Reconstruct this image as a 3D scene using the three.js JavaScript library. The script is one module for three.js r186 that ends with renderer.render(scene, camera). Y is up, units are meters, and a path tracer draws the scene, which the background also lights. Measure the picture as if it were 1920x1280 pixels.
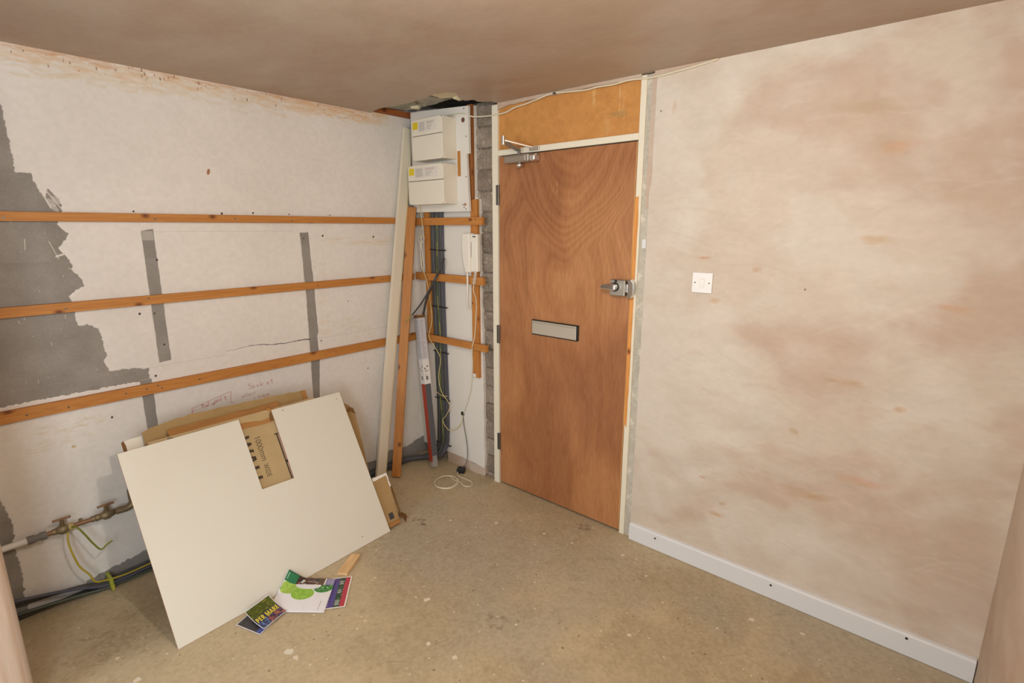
import * as THREE from 'three';
import { RoundedBoxGeometry } from 'three/addons/geometries/RoundedBoxGeometry.js';
import { ConvexGeometry } from 'three/addons/geometries/ConvexGeometry.js';
import { RectAreaLightUniformsLib } from 'three/addons/lights/RectAreaLightUniformsLib.js';

// ---------------------------------------------------------------- camera, sky, exposure
const scene = new THREE.Scene();
const camera = new THREE.PerspectiveCamera(66.78, 1.5, 0.05, 60);
camera.position.set(2.764, 1.596, 2.263);
camera.rotation.set(-0.2174, 0.7052, 0.0004, 'YXZ');
scene.background = new THREE.Color().setRGB(0.80, 0.91, 1.0);      // overcast sky, seen only through the window
scene.backgroundIntensity = 3;
const renderer = new THREE.WebGLRenderer({ antialias: true });
renderer.toneMapping = THREE.LinearToneMapping;
renderer.toneMappingExposure = 0.95;
renderer.shadowMap.enabled = true;
RectAreaLightUniformsLib.init();
// area lights for daylight at the side window and the added rear one: soft, cool, as large as the glass
const SIDE_WINDOW = { a0: 2.62, a1: 3.5, y0: 0.6, y1: 2.1 }, ADDED_REAR_WINDOW = { a0: 0.75, a1: 2.15, y0: 0.7, y1: 2.1 };  // the rear window is unseen, added to brighten the end wall
for (const [O, at, to] of [[SIDE_WINDOW, (a, y) => [3.06, y, a], [-1, 0, 0]], [ADDED_REAR_WINDOW, (a, y) => [a, y, 5.04], [0, 0, -1]]]) {
  const l = new THREE.RectAreaLight(new THREE.Color().setRGB(0.80, 0.91, 1.0), 9, O.a1 - O.a0 - 0.1, O.y1 - O.y0 - 0.1), p = at((O.a0 + O.a1) / 2, (O.y0 + O.y1) / 2);
  l.name = 'window_area_light'; l.position.set(...p); l.lookAt(p[0] + to[0], p[1], p[2] + to[2]); scene.add(l);
}
const BULB = { at: [2.25, 1.985, 1.6], power: 3.3, rgb: [1.0, 0.945, 0.855] };

// ---------------------------------------------------------------- helpers
let seed = 7;
const rnd = () => { seed = (seed * 1664525 + 1013904223) >>> 0; return seed / 4294967296; };
const rr = (a, b) => a + (b - a) * rnd();
const PERM = new Float32Array(65536); for (let i = 0; i < 65536; i++) PERM[i] = rnd();
const lat = (x, y) => PERM[((x & 255) + ((y & 255) << 8))];
function vn(x, y) {
  const xi = Math.floor(x), yi = Math.floor(y); let fx = x - xi, fy = y - yi;
  fx = fx * fx * (3 - 2 * fx); fy = fy * fy * (3 - 2 * fy);
  const a = lat(xi, yi), b = lat(xi + 1, yi), c = lat(xi, yi + 1), d = lat(xi + 1, yi + 1);
  return a + (b - a) * fx + (c - a) * fy + (a - b - c + d) * fx * fy;
}
function fbm(x, y, o = 4) { let s = 0, a = 0.5, t = 0; for (let i = 0; i < o; i++) { s += a * vn(x, y); t += a; a *= 0.5; x = x * 2.03 + 17.3; y = y * 2.03 + 9.1; } return s / t; }
const clamp = (x, a = 0, b = 1) => Math.min(b, Math.max(a, x));
const ss = (a, b, x) => { const t = clamp((x - a) / (b - a)); return t * t * (3 - 2 * t); };
const mix = (a, b, t) => a + (b - a) * t;
const mix3 = (a, b, t) => [mix(a[0], b[0], t), mix(a[1], b[1], t), mix(a[2], b[2], t)];

function canvas(w, h, fn) {                      // fn(x, y) -> [r, g, b] 0..255
  const c = document.createElement('canvas'); c.width = w; c.height = h;
  const g = c.getContext('2d');
  if (fn) {
    const im = g.createImageData(w, h), d = im.data;
    for (let y = 0, i = 0; y < h; y++) for (let x = 0; x < w; x++, i += 4) { const p = fn(x, y); d[i] = p[0]; d[i + 1] = p[1]; d[i + 2] = p[2]; d[i + 3] = 255; }
    g.putImageData(im, 0, 0);
  }
  return [c, g];
}
function tex(c, srgb = true, wrap = THREE.MirroredRepeatWrapping) {
  const t = new THREE.CanvasTexture(c); t.wrapS = t.wrapT = wrap; t.magFilter = THREE.LinearFilter;
  if (srgb) t.colorSpace = THREE.SRGBColorSpace; return t;
}
const mat = (color, roughness = 0.8, more = {}) => new THREE.MeshPhysicalMaterial({ color, roughness, ...more });

const taken = {};
function numbered(n) { taken[n] = (taken[n] ?? -1) + 1; return taken[n] ? n + '_' + String(taken[n]).padStart(3, '0') : n; }
function thing(name, label, category, at = [0, 0, 0], group) {
  const o = new THREE.Group(); o.name = numbered(name); o.position.set(...at); scene.add(o);
  o.userData = { label, category }; if (group) o.userData.group = group; return o;
}
function struct(name, label, category) { const o = new THREE.Group(); o.name = name; scene.add(o); o.userData = { label, category, kind: 'structure' }; return o; }
// geometry is written in room coordinates and moved into its parent's frame
function part(parent, name, geo, m, label) {
  const o = new THREE.Mesh(geo, m); o.name = name; o.castShadow = o.receiveShadow = true;
  parent.updateWorldMatrix(true, false);
  if (parent !== scene) geo.applyMatrix4(parent.matrixWorld.clone().invert());
  if (label) o.userData.label = label;
  parent.add(o); return o;
}
function local(parent, name, geo, m, label) { const o = new THREE.Mesh(geo, m); o.name = name; o.castShadow = o.receiveShadow = true; if (label) o.userData.label = label; parent.add(o); return o; }
function setUV(g, fn) {
  const p = g.attributes.position, n = g.attributes.normal, uv = new Float32Array(p.count * 2);
  for (let i = 0; i < p.count; i++) { const q = fn(p.getX(i), p.getY(i), p.getZ(i), n.getX(i), n.getY(i), n.getZ(i)); uv[2 * i] = q[0]; uv[2 * i + 1] = q[1]; }
  g.setAttribute('uv', new THREE.BufferAttribute(uv, 2)); return g;
}
const bx = (x0, x1, y0, y1, z0, z1) => new THREE.BoxGeometry(x1 - x0, y1 - y0, z1 - z0).translate((x0 + x1) / 2, (y0 + y1) / 2, (z0 + z1) / 2);
const rb = (x0, x1, y0, y1, z0, z1, r = 0.003, s = 2) => new RoundedBoxGeometry(x1 - x0, y1 - y0, z1 - z0, s, r).translate((x0 + x1) / 2, (y0 + y1) / 2, (z0 + z1) / 2);
const metric = (g, s = 1) => setUV(g, (x, y, z, a, b, c) => Math.abs(b) > 0.6 ? [x / s, z / s] : Math.abs(a) > 0.6 ? [z / s, y / s] : [x / s, y / s]);
function cyl(a, b, r0, r1 = r0, seg = 20) {
  const A = new THREE.Vector3(...a), B = new THREE.Vector3(...b), d = B.clone().sub(A), g = new THREE.CylinderGeometry(r1, r0, d.length(), seg);
  g.applyQuaternion(new THREE.Quaternion().setFromUnitVectors(new THREE.Vector3(0, 1, 0), d.normalize()));
  const m = A.add(B).multiplyScalar(0.5); return g.translate(m.x, m.y, m.z);
}
const tube = (pts, r, n = pts.length * 10, seg = 8) => new THREE.TubeGeometry(new THREE.CatmullRomCurve3(pts.map((p) => new THREE.Vector3(...p)), false, 'centripetal'), n, r, seg);
function extr(pts, depth, bevel = 0) {           // outline in x, y; extruded towards +z
  const s = new THREE.Shape(pts.map((p) => new THREE.Vector2(...p)));
  return new THREE.ExtrudeGeometry(s, { depth, bevelEnabled: bevel > 0, bevelSize: bevel, bevelThickness: bevel, bevelSegments: 2, curveSegments: 8 });
}
function ragged(pts, step, amp, closed = true) { // finer, uneven version of an outline
  const out = [], n = pts.length;
  for (let i = 0; i < (closed ? n : n - 1); i++) {
    const a = pts[i], b = pts[(i + 1) % n], L = Math.hypot(b[0] - a[0], b[1] - a[1]), k = Math.max(1, Math.round(L / step));
    for (let j = 0; j < k; j++) { const t = j / k; out.push([mix(a[0], b[0], t) + (j ? rr(-amp, amp) : 0), mix(a[1], b[1], t) + (j ? rr(-amp, amp) : 0)]); }
  }
  if (!closed) out.push(pts[n - 1]);
  return out;
}

// ---------------------------------------------------------------- surface textures
const H = 2.255;
// skimmed white wall with a torn-off grey patch, filled chases, stains, pencilled notes
const WL = 2.3, SL = 880;
function wallLeft() {
  const w = Math.round(WL * SL), h = Math.round(H * SL);
  const [c, g] = canvas(w, h, (x, y) => {
    const u = x / SL, v = y / SL;
    const n = fbm(u * 3, v * 3, 4) - 0.5, f = fbm(u * 60, v * 60, 2) - 0.5, k = n * 14 + f * 9;
    let p = [226 + k, 220 + k, 212 + k * 1.05];
    return p;
  });
  const [bc, bg] = canvas(1024, 1004); bg.fillStyle = '#c8c8c8'; bg.fillRect(0, 0, 1024, 1004);
  const X = (z) => (WL - z) * SL, Y = (y) => (H - y) * SL, sc = 1024 / w;
  const path = (ctx, pts, s = 1) => { ctx.beginPath(); pts.forEach((p, i) => ctx[i ? 'lineTo' : 'moveTo'](X(p[0]) * s, Y(p[1]) * s)); };
  // stain pools with an outline of their own: dabbed with many small semi-transparent strokes
  const dabs = (z0, z1, y0, y1, n, rgb, a, lw = [2, 9], len = [8, 60]) => {
    for (let i = 0; i < n; i++) {
      g.strokeStyle = `rgba(${rgb},${a * rr(0.4, 1)})`; g.lineWidth = rr(...lw); g.lineCap = 'round';
      const z = rr(z0, z1), y = rr(y0, y1), l = rr(...len), t = rr(-0.35, 0.35);
      g.beginPath(); g.moveTo(X(z), Y(y)); g.quadraticCurveTo(X(z) + l / 2, Y(y) + t * l + rr(-6, 6), X(z) + l, Y(y) + t * l * 0.6); g.stroke();
    }
  };
  dabs(0.25, 1.95, 2.2, 2.262, 360, '214,165,108', 0.11, [5, 18], [20, 110]);
  dabs(0.25, 1.95, 2.235, 2.262, 240, '194,130,80', 0.16, [3, 9], [12, 70]);
  dabs(0.8, 1.9, 2.15, 2.22, 90, '208,174,120', 0.13, [5, 15], [16, 90]);
  dabs(0.35, 0.75, 2.19, 2.25, 70, '210,165,105', 0.24, [2, 9], [12, 60]);
  dabs(0.2, 0.72, 1.49, 1.53, 60, '214,190,150', 0.2, [2, 9], [20, 110]);
  dabs(0.68, 0.75, 0.95, 1.4, 60, '222,190,140', 0.16, [4, 12], [4, 18]);
  dabs(0.4, 0.74, 0.93, 1.06, 60, '212,190,145', 0.16, [3, 10], [8, 50]);
  dabs(1.8, 2.05, 0.68, 0.8, 60, '205,180,130', 0.16, [2, 9], [6, 40]);
  // exposed grey plaster
  const patch = [[2.4, 2.1], [1.923, 2.047], [1.918, 2.029], [1.921, 1.964], [1.917, 1.918], [1.917, 1.852], [1.921, 1.823], [1.917, 1.798], [1.875, 1.801], [1.872, 1.778], [1.859, 1.729], [1.845, 1.713], [1.833, 1.746], [1.806, 1.707], [1.797, 1.68], [1.805, 1.649], [1.824, 1.607], [1.81, 1.586], [1.792, 1.571], [1.805, 1.544], [1.834, 1.513], [1.81, 1.469], [1.8, 1.436], [1.805, 1.426], [1.776, 1.38], [1.771, 1.357], [1.799, 1.342], [1.829, 1.318], [1.819, 1.288], [1.821, 1.239], [1.815, 1.193], [1.785, 1.196], [1.751, 1.172], [1.746, 1.148], [1.744, 1.089], [1.737, 1.047], [1.752, 1.031], [1.74, 0.98], [1.702, 0.977], [1.633, 0.97], [1.593, 0.961], [1.598, 0.906], [1.641, 0.906], [1.712, 0.907], [1.816, 0.908], [1.939, 0.908], [2.098, 0.906], [2.4, 0.9]];
  const low = [[2.4, 0.6], [2.153, 0.552], [2.145, 0.502], [2.138, 0.427], [2.141, 0.356], [2.142, 0.296], [2.14, 0.221], [2.14, 0.17], [2.147, 0.086], [2.15, -0.02], [2.4, -0.02]];
  const chase1 = [[1.545, 1.578], [1.497, 1.588], [1.5, 0.983], [1.55, 0.978]];
  const chase1b = [[1.636, 0.912], [1.59, 0.912], [1.594, 0.3], [1.638, 0.3]];
  const chase2 = [[0.809, 1.566], [0.76, 1.568], [0.753, 1.3], [0.748, 1.0], [0.757, 0.98], [0.752, 0.85], [0.772, 0.62], [0.77, 0.3], [0.818, 0.3], [0.812, 0.7], [0.808, 0.86], [0.803, 1.2]];
  const base = [[1.95, -0.02], [1.95, 0.05], [1.72, 0.085], [1.4, 0.1], [1.0, 0.09], [0.6, 0.1], [0.34, 0.075], [0.3, 0.115], [0.21, 0.085], [0.12, 0.1], [-0.02, 0.13], [-0.02, -0.02]];
  const [gc, gg] = canvas(700, 700, (x, y) => { const n = fbm(x / 70, y / 70, 4) - 0.5, f = fbm(x / 4, y / 4, 2) - 0.5, k = n * 26 + f * 12; return [146 + k, 140 + k, 132 + k]; });
  const grey = g.createPattern(gc, 'repeat');
  for (const [pts, st, am] of [[patch, 0.008, 0.0035], [low, 0.012, 0.006], [chase1, 0.02, 0.0012], [chase1b, 0.02, 0.0012], [chase2, 0.02, 0.0015], [base, 0.012, 0.006]]) {
    const r = ragged(pts, st, am);
    path(g, r); g.fillStyle = grey; g.fill(); g.strokeStyle = 'rgba(238,233,225,0.85)'; g.lineWidth = pts === patch || pts === low ? 2.5 : 1; g.stroke();
    path(bg, r, sc); bg.fillStyle = '#303030'; bg.fill();
  }
  // paint left on the grey: thin scrapes
  g.strokeStyle = 'rgba(226,220,210,0.9)'; g.lineCap = 'round';
  for (const [z0, y0, z1, y1, lw] of [[1.87, 1.78, 1.835, 1.67, 5], [1.845, 1.745, 1.80, 1.66, 3], [1.86, 1.54, 1.84, 1.47, 2], [1.845, 1.48, 1.825, 1.487, 7], [1.93, 1.55, 1.935, 1.51, 2], [1.815, 1.43, 1.79, 1.425, 2]]) { g.lineWidth = lw; path(g, [[z0, y0], [z1, y1]]); g.stroke(); }
  g.fillStyle = 'rgba(222,216,207,0.55)';
  for (let i = 0; i < 26; i++) { const z = rr(1.76, 2.1), y = rr(0.92, 1.65); g.fillRect(X(z), Y(y), rr(1, 3), rr(2, 14)); }
  for (const [z, y] of [[1.83, 1.69], [1.815, 1.7], [1.825, 1.67]]) { g.beginPath(); g.ellipse(X(z), Y(y), 16, 8, 0.9, 0, 7); g.fill(); }
  // paler top of the filled chases
  g.fillStyle = 'rgba(190,185,175,0.7)'; g.fillRect(X(1.545), Y(1.578), 0.045 * SL, 0.04 * SL);
  // crack running off the second chase
  for (const cx of [g]) { cx.strokeStyle = 'rgba(110,104,98,0.9)'; let z = 0.805, y = 0.968; while (z < 1.25) { cx.lineWidth = mix(7, 1.2, (z - 0.8) / 0.45) * rr(0.5, 1.2); cx.beginPath(); cx.moveTo(X(z), Y(y)); z += rr(0.008, 0.02); y += rr(-0.003, 0.0032); cx.lineTo(X(z), Y(y)); cx.stroke(); } }
  // drilled holes and knocks
  g.fillStyle = '#453d37';
  for (const [z, y, r] of [[1.561, 1.662, 3], [0.675, 1.547, 4.5], [0.336, 1.537, 4.5], [0.432, 0.718, 3], [1.759, 0.77, 3.5], [1.572, 0.92, 4], [1.597, 1.215, 4], [1.54, 1.21, 3], [1.5, 1.45, 4], [1.52, 1.06, 3.5], [1.05, 1.665, 3.5], [0.86, 1.662, 2.5], [0.62, 1.662, 2.5], [1.2, 1.66, 4], [0.15, 1.53, 3], [0.79, 1.535, 3], [0.735, 0.948, 3], [0.54, 1.16, 2.5]]) { g.beginPath(); g.ellipse(X(z), Y(y), r, r * 1.15, 0.3, 0, 7); g.fill(); bg.fillStyle = '#000'; bg.beginPath(); bg.arc(X(z) * sc, Y(y) * sc, r * sc, 0, 7); bg.fill(); }
  g.fillStyle = '#a8775a'; g.beginPath(); g.ellipse(X(1.238), Y(1.851), 6, 13, 0.3, 0, 7); g.fill();
  g.fillStyle = 'rgba(190,150,90,0.6)'; g.beginPath(); g.ellipse(X(1.905), Y(0.68), 7, 5, 0, 0, 7); g.fill();
  g.fillStyle = 'rgba(150,120,95,0.9)';
  for (let i = 0; i < 46; i++) { const z = rr(0.3, 1.93); g.fillRect(X(z), Y(rr(2.2, 2.255)), rr(1, 5), rr(2, 12)); }
  // faint horizontal board joint above the middle batten
  g.strokeStyle = 'rgba(170,158,148,0.5)'; g.lineWidth = 1.4;
  for (const [z0, z1, y] of [[1.25, 2.1, 0.963], [0.02, 0.75, 0.965], [0.02, 0.3, 1.505], [0.85, 1.5, 1.575]]) { path(g, ragged([[z0, y], [z1, y]], 0.03, 0.0012, false)); g.stroke(); }
  // hand-written notes in red pencil
  g.strokeStyle = 'rgba(176,84,80,0.62)'; g.lineWidth = 2.2; g.lineJoin = 'round';
  const scribble = (z, y, s, strokes) => strokes.forEach((st) => { g.beginPath(); st.forEach((p, i) => g[i ? 'lineTo' : 'moveTo'](X(z) + p[0] * s, Y(y) - p[1] * s)); g.stroke(); });
  const L = {
    S: [[[7, 9], [3, 10], [0, 8], [3, 6], [7, 4], [6, 1], [0, 0]]], o: [[[3, 5], [0, 3], [2, 0], [5, 2], [3, 5]]], c: [[[5, 4.5], [1, 4], [1, 1], [5, 0.6]]],
    k: [[[0, 10], [0, 0]], [[5, 5.5], [0, 2.6], [5, 0]]], e: [[[0, 2.6], [5, 3.2], [3, 5], [0, 3], [2, 0], [5, 0.8]]], t: [[[2, 9], [2, 0.5], [4, 0]], [[-1, 6], [5, 6.6]]],
    w: [[[0, 5], [1.5, 0], [3, 4], [4.5, 0], [6, 5]]], l: [[[0, 10], [0, 0]]], u: [[[0, 5], [0.5, 0.5], [3, 0.4], [4, 5], [4, 0]]], n: [[[0, 0], [0, 5], [2, 5], [4, 4], [4, 0]]], m: [[[0, 0], [0, 5], [2, 4.5], [2.2, 0], [2.4, 4.5], [4.4, 4], [4.6, 0]]], i: [[[0, 5], [0, 0]]],
  };
  const write = (s, z, y, k, adv = 8) => [...s].forEach((ch, i) => L[ch] && scribble(z - (i * adv * k + (i > 3 ? 4 * k : 0)) / SL, y + i * 0.0008, k, L[ch]));
  write('Socket', 1.17, 0.757, 2.4); scribble(1.155, 0.722, 2.2, [[[0, 5], [2, 0]], [[5, 6], [6, 1]], [[-20, 2], [-8, 5], [-2, 1], [-22, -1]]]);
  write('inmm', 1.145, 0.693, 2.2, 9);
  scribble(1.439, 0.726, 1, [[[0, 0], [160, 36], [154, -16], [168, -20]], [[-4, 2], [-5, -22]], [[-5, -16], [8, -12]]]);
  g.strokeStyle = 'rgba(172,70,66,0.75)'; write('tulw', 1.40, 0.715, 2.0, 7); write('unlt', 1.34, 0.727, 2.0, 7);
  return [tex(c), tex(bc, false)];
}
const [TXL, TXLB] = wallLeft();

// pink finish plaster, half dried: blotches and trowel sweeps
function plaster(w, h, S, base, warm, pale, k1, sweeps, paleBias = () => 0) {
  const [c, g] = canvas(w, h, (x, y) => {
    const u = x / S, v = y / S, wx = fbm(u * 1.4 + 31, v * 1.4, 3), wy = fbm(u * 1.4, v * 1.4 + 57, 3);
    const a = fbm(u * 3.4 + wx * 1.6, v * 4.6 + wy * 1.6, 5), b = fbm(u * 2.9 + 80 + wy * 2, v * 4.2 + wx * 1.5, 5), f = fbm(u * 45, v * 70, 2) - 0.5;
    const q = paleBias(u, v); let p = mix3(base, warm, ss(0.46 + q, 0.72 + q, a) * k1); p = mix3(p, pale, ss(0.44 - q, 0.7 - q, b) * 0.6);
    const k = f * 7 + (fbm(u * 9, v * 16, 3) - 0.5) * 9; return [p[0] + k, p[1] + k, p[2] + k];
  });
  g.lineCap = 'round';
  for (let i = 0; i < sweeps; i++) {
    const x = rr(0, w), y = rr(0, h), l = rr(0.03, 0.22) * S, a = rr(-0.5, 0.5), light = rnd() < 0.68;
    g.strokeStyle = light ? `rgba(${pale.map((q) => Math.min(255, q + 8) | 0)},${rr(0.03, 0.13)})` : `rgba(${warm.map((q) => q - 8 | 0)},${rr(0.03, 0.09)})`; g.lineWidth = rr(3, light ? 13 : 16);
    g.beginPath(); g.moveTo(x, y); g.quadraticCurveTo(x + l * 0.5, y + l * a - rr(0, 0.3) * l, x + l, y + l * a); g.stroke();
  }
  return [c, g];
}
const SB = 760, WB = 1.37;
const [cb, gb] = plaster(Math.round(WB * SB), Math.round(H * SB), SB, [205, 190, 174], [187, 159, 137], [217, 208, 197], 0.52, 520, (u, v) => 0.12 - 0.2 * u / WB);  // more pale patches towards the door, more warm ones towards the corner
{ // brown damp spots and knocks where the photograph has them
  const X = (x) => (x - 1.65) * SB, Y = (y) => (H - y) * SB;
  for (const [x, y, rx, ry, a] of [[1.93, 1.467, 26, 5, 0.35], [1.99, 1.285, 20, 10, 0.25], [2.15, 1.43, 18, 12, 0.18], [2.53, 1.55, 40, 12, 0.25], [2.5, 1.02, 55, 9, 0.3], [2.35, 0.78, 16, 12, 0.3], [2.42, 0.52, 60, 16, 0.25], [2.0, 0.46, 14, 5, 0.35], [2.08, 0.3, 30, 9, 0.25], [2.6, 0.64, 70, 14, 0.22], [2.68, 0.95, 18, 8, 0.25], [2.78, 1.33, 34, 10, 0.2], [1.75, 2.1, 9, 30, 0.22], [2.45, 2.0, 80, 22, 0.16], [2.56, 1.86, 50, 20, 0.2], [2.1, 0.36, 12, 8, 0.3]])
    for (let i = 0; i < 26; i++) { gb.fillStyle = `rgba(176,126,88,${a * 0.16})`; gb.beginPath(); gb.ellipse(X(x) + rr(-rx, rx) * 0.7, Y(y) + rr(-ry, ry) * 0.7, rr(0.2, 0.7) * rx, rr(0.2, 0.7) * ry + 1, rr(-0.3, 0.3), 0, 7); gb.fill(); }
  gb.fillStyle = '#8d7a6c'; for (const [x, y] of [[1.69, 2.09], [2.33, 1.36]]) { gb.beginPath(); gb.arc(X(x), Y(y), 3, 0, 7); gb.fill(); }
}
const TXB = tex(cb);
const [cc] = plaster(1700, 1500, 560, [176, 156, 137], [170, 141, 119], [186, 170, 153], 0.55, 300); const TXC = tex(cc);
const [cr] = plaster(1024, 1024, 500, [194, 173, 154], [184, 155, 133], [206, 190, 174], 0.6, 260); const TXR = tex(cr);

// bare screed floor with paint drips, dust smears, dirt
const SF = 640, FS = 3.02;
function floorTex() {
  const n = Math.round(FS * SF);
  const [c, g] = canvas(n, n, (x, y) => {
    const u = x / SF, v = y / SF, a = fbm(u * 2.4, v * 2.4, 5), b = fbm(u * 1.1 + 40, v * 1.1 + 11, 4), f = fbm(u * 90, v * 90, 2) - 0.5, s = fbm(u * 22 + 5, v * 22, 3);
    let p = mix3([190, 172, 139], [177, 159, 127], ss(0.42, 0.66, a)); p = mix3(p, [168, 158, 140], ss(0.52, 0.7, b) * 0.55); p = mix3(p, [128, 106, 80], ss(0.62, 0.8, s) * 0.1);
    const k = f * 20; return [p[0] + k, p[1] + k, p[2] + k];
  });
  const blob = (x, z, r, col, n2 = 7) => { g.fillStyle = col; g.beginPath(); for (let i = 0; i <= n2; i++) { const t = (i % n2) / n2 * 6.283, q = r * rr(0.6, 1.15); g[i ? 'lineTo' : 'moveTo'](x * SF + Math.cos(t) * q, z * SF + Math.sin(t) * q); } g.fill(); };
  for (let i = 0; i < 560; i++) blob(rr(0.1, 2.95), rr(0.02, 2.2), rr(0.8, 3.8), `rgba(232,224,206,${rr(0.45, 0.95)})`);
  for (let i = 0; i < 340; i++) blob(rr(0.05, 3), rr(0.02, 2.3), rr(0.8, 3.4), `rgba(84,66,48,${rr(0.3, 0.75)})`);
  for (const [x, z, r] of [[1.014, 1.536, 12], [1.393, 1.159, 6], [0.815, 0.501, 6], [1.289, 0.266, 6], [1.973, 0.607, 6], [1.521, 1.137, 8], [1.025, 0.356, 7], [1.06, 1.53, 7], [2.32, 0.2, 8], [2.5, 0.15, 6], [1.45, 0.24, 5], [1.86, 0.23, 5], [1.7, 0.16, 7], [1.2, 1.0, 9], [0.72, 1.95, 9], [0.55, 1.97, 5]]) blob(x, z, r, 'rgba(228,219,200,0.85)', 11);
  for (let i = 0; i < 900; i++) { // scuffs and dust smears with hard little strokes
    const x = rr(0, FS), z = rr(0, FS), l = rr(0.01, 0.09) * SF, t = rr(0, 6.28), pale = rnd() < 0.6; g.strokeStyle = pale ? `rgba(205,192,166,${rr(0.06, 0.25)})` : `rgba(96,78,56,${rr(0.05, 0.22)})`; g.lineWidth = rr(0.7, 3.5);
    g.beginPath(); g.moveTo(x * SF, z * SF); g.quadraticCurveTo(x * SF + Math.cos(t) * l * 0.5 + rr(-6, 6), z * SF + Math.sin(t) * l * 0.5 + rr(-6, 6), x * SF + Math.cos(t) * l, z * SF + Math.sin(t) * l); g.stroke();
  }
  const smear = (x, z, rx, rz, n2, col, a) => { for (let i = 0; i < n2; i++) { const t = rr(0, 6.28), q = Math.sqrt(rnd()); blob(x + Math.cos(t) * q * rx, z + Math.sin(t) * q * rz, rr(1, 9), `rgba(${col},${a * rr(0.3, 1)})`, 9); } };
  smear(1.78, 0.12, 0.16, 0.09, 90, '214,206,192', 0.16); smear(1.45, 0.16, 0.1, 0.07, 60, '214,206,190', 0.14); smear(2.5, 0.2, 0.22, 0.1, 90, '210,204,190', 0.13); smear(2.32, 0.42, 0.18, 0.14, 90, '205,196,176', 0.14); smear(1.7, 0.3, 0.18, 0.08, 50, '214,206,190', 0.12);
  smear(1.42, 0.08, 0.05, 0.03, 24, '70,54,38', 0.3); smear(0.7, 0.62, 0.06, 0.03, 24, '70,60,48', 0.3); smear(0.45, 1.95, 0.15, 0.2, 120, '104,88,68', 0.16); smear(2.05, 0.95, 0.06, 0.05, 26, '110,74,46', 0.22); smear(0.55, 0.5, 0.2, 0.15, 80, '150,140,122', 0.16); smear(1.52, 0.9, 0.06, 0.04, 22, '96,78,56', 0.22);
  return tex(c);
}
const TXF = floorTex();

// timber grain: runs along u, one repeat is a metre by a quarter metre
const [cw, gw] = canvas(1024, 256, (x, y) => {
  const u = x / 1024, v = y / 256, w = fbm(u * 3, v * 6, 3), ring = 0.5 + 0.5 * Math.sin((v * 60 + w * 26 + fbm(u * 1.5, v * 20, 2) * 8)), f = fbm(u * 14, v * 150, 2) - 0.5;
  const p = mix3([224, 186, 136], [200, 154, 102], ring * 0.45 + (w - 0.5) * 0.5), k = f * 26; return [p[0] + k, p[1] + k, p[2] + k];
});
for (const [x, y, r] of [[140, 60, 10], [420, 190, 8], [655, 96, 12], [900, 30, 9], [560, 150, 5]]) for (let i = 5; i > 0; i--) { gw.strokeStyle = `rgba(120,70,34,${0.85 - i * 0.13})`; gw.fillStyle = 'rgba(104,58,28,0.75)'; gw.lineWidth = 2.2; gw.beginPath(); gw.ellipse(x, y, r * (0.5 + i * 0.32), r * (0.3 + i * 0.16), 0, 0, 7); gw.stroke(); if (i === 1) gw.fill(); }
const TXW = tex(cw);
const grain = (g, axis, ou = rnd() * 3, ov = rnd()) => setUV(g, (x, y, z) => { const q = [x, y, z]; const u = q[axis]; q.splice(axis, 1); return [u + ou, (q[0] + q[1]) * 4 + ov]; });

// rotary-cut veneer of the door
const [cd, gd] = canvas(840, 1960, (x, y) => {
  const u = x / 1000, v = y / 1000, wx = fbm(u * 2.2 + 3, v * 1.5 + 8, 3) - 0.5, wy = fbm(u * 2.2 + 60, v * 1.5 + 20, 3) - 0.5;
  const dx = u - 0.5 + wx * 0.1, cath = (v + 6.5 * dx * dx) * 0.8 + wy * 0.16;
  const flow = u * 1.15 + 0.95 * fbm(u * 1.3 + 11, v * 0.85 + 2, 3) + 0.3 * wx;
  const f = mix(cath, flow, ss(0.38, 0.62, v + 3.2 * dx * dx + wx * 0.3)), big0 = fbm(u * 5 + 7, v * 3 + 4, 3);
  const r = 0.5 + 0.5 * Math.sin(f * 150 + big0 * 9), r2 = 0.5 + 0.5 * Math.sin(f * 44 + big0 * 4), big = fbm(u * 2.5 + wx * 2, v * 1.6, 4), pore = fbm(u * 160, v * 26, 2) - 0.5;
  const p = mix3([186, 130, 84], [147, 93, 56], clamp((r * 0.17 + r2 * 0.28) * mix(1, 0.5, ss(0.6, 1.0, v)) + ss(0.34, 0.66, big) * 0.6 + 0.12 * ss(0.6, 1.0, v))), k = pore * 16; return [p[0] + k, p[1] + k, p[2] + k];
});
gd.strokeStyle = 'rgba(226,196,160,0.8)'; gd.lineWidth = 2; for (const [x, y, l] of [[400, 150, 26], [398, 190, 22], [560, 1480, 6], [610, 1510, 5], [380, 1420, 5], [180, 1600, 4]]) { gd.beginPath(); gd.moveTo(x, y); gd.lineTo(x + 2, y + l); gd.stroke(); }
const TXD = tex(cd);
// hardboard over the door, with dust smears
const [ch, gh] = canvas(860, 250, (x, y) => { const k = (fbm(x / 30, y / 30, 4) - 0.5) * 22 + (fbm(x / 2.2, y / 2.2, 2) - 0.5) * 26; return [198 + k, 138 + k * 0.9, 72 + k * 0.7]; });
for (const [x, y, w2, h2, col, a] of [[610, 60, 7, 42, '226,200,150', 0.10], [745, 150, 40, 14, '110,96,60', 0.06], [690, 200, 14, 40, '220,196,150', 0.05], [770, 110, 8, 60, '225,200,150', 0.04], [750, 90, 2, 60, '226,206,160', 0.12]]) for (let i = 0; i < 30; i++) { gh.fillStyle = `rgba(${col},${a})`; gh.beginPath(); gh.ellipse(x + rr(-w2, w2), y + rr(-h2, h2), rr(1, w2), rr(2, h2 * 0.6), rr(-0.2, 0.2), 0, 7); gh.fill(); }
const TXH = tex(ch);
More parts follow.
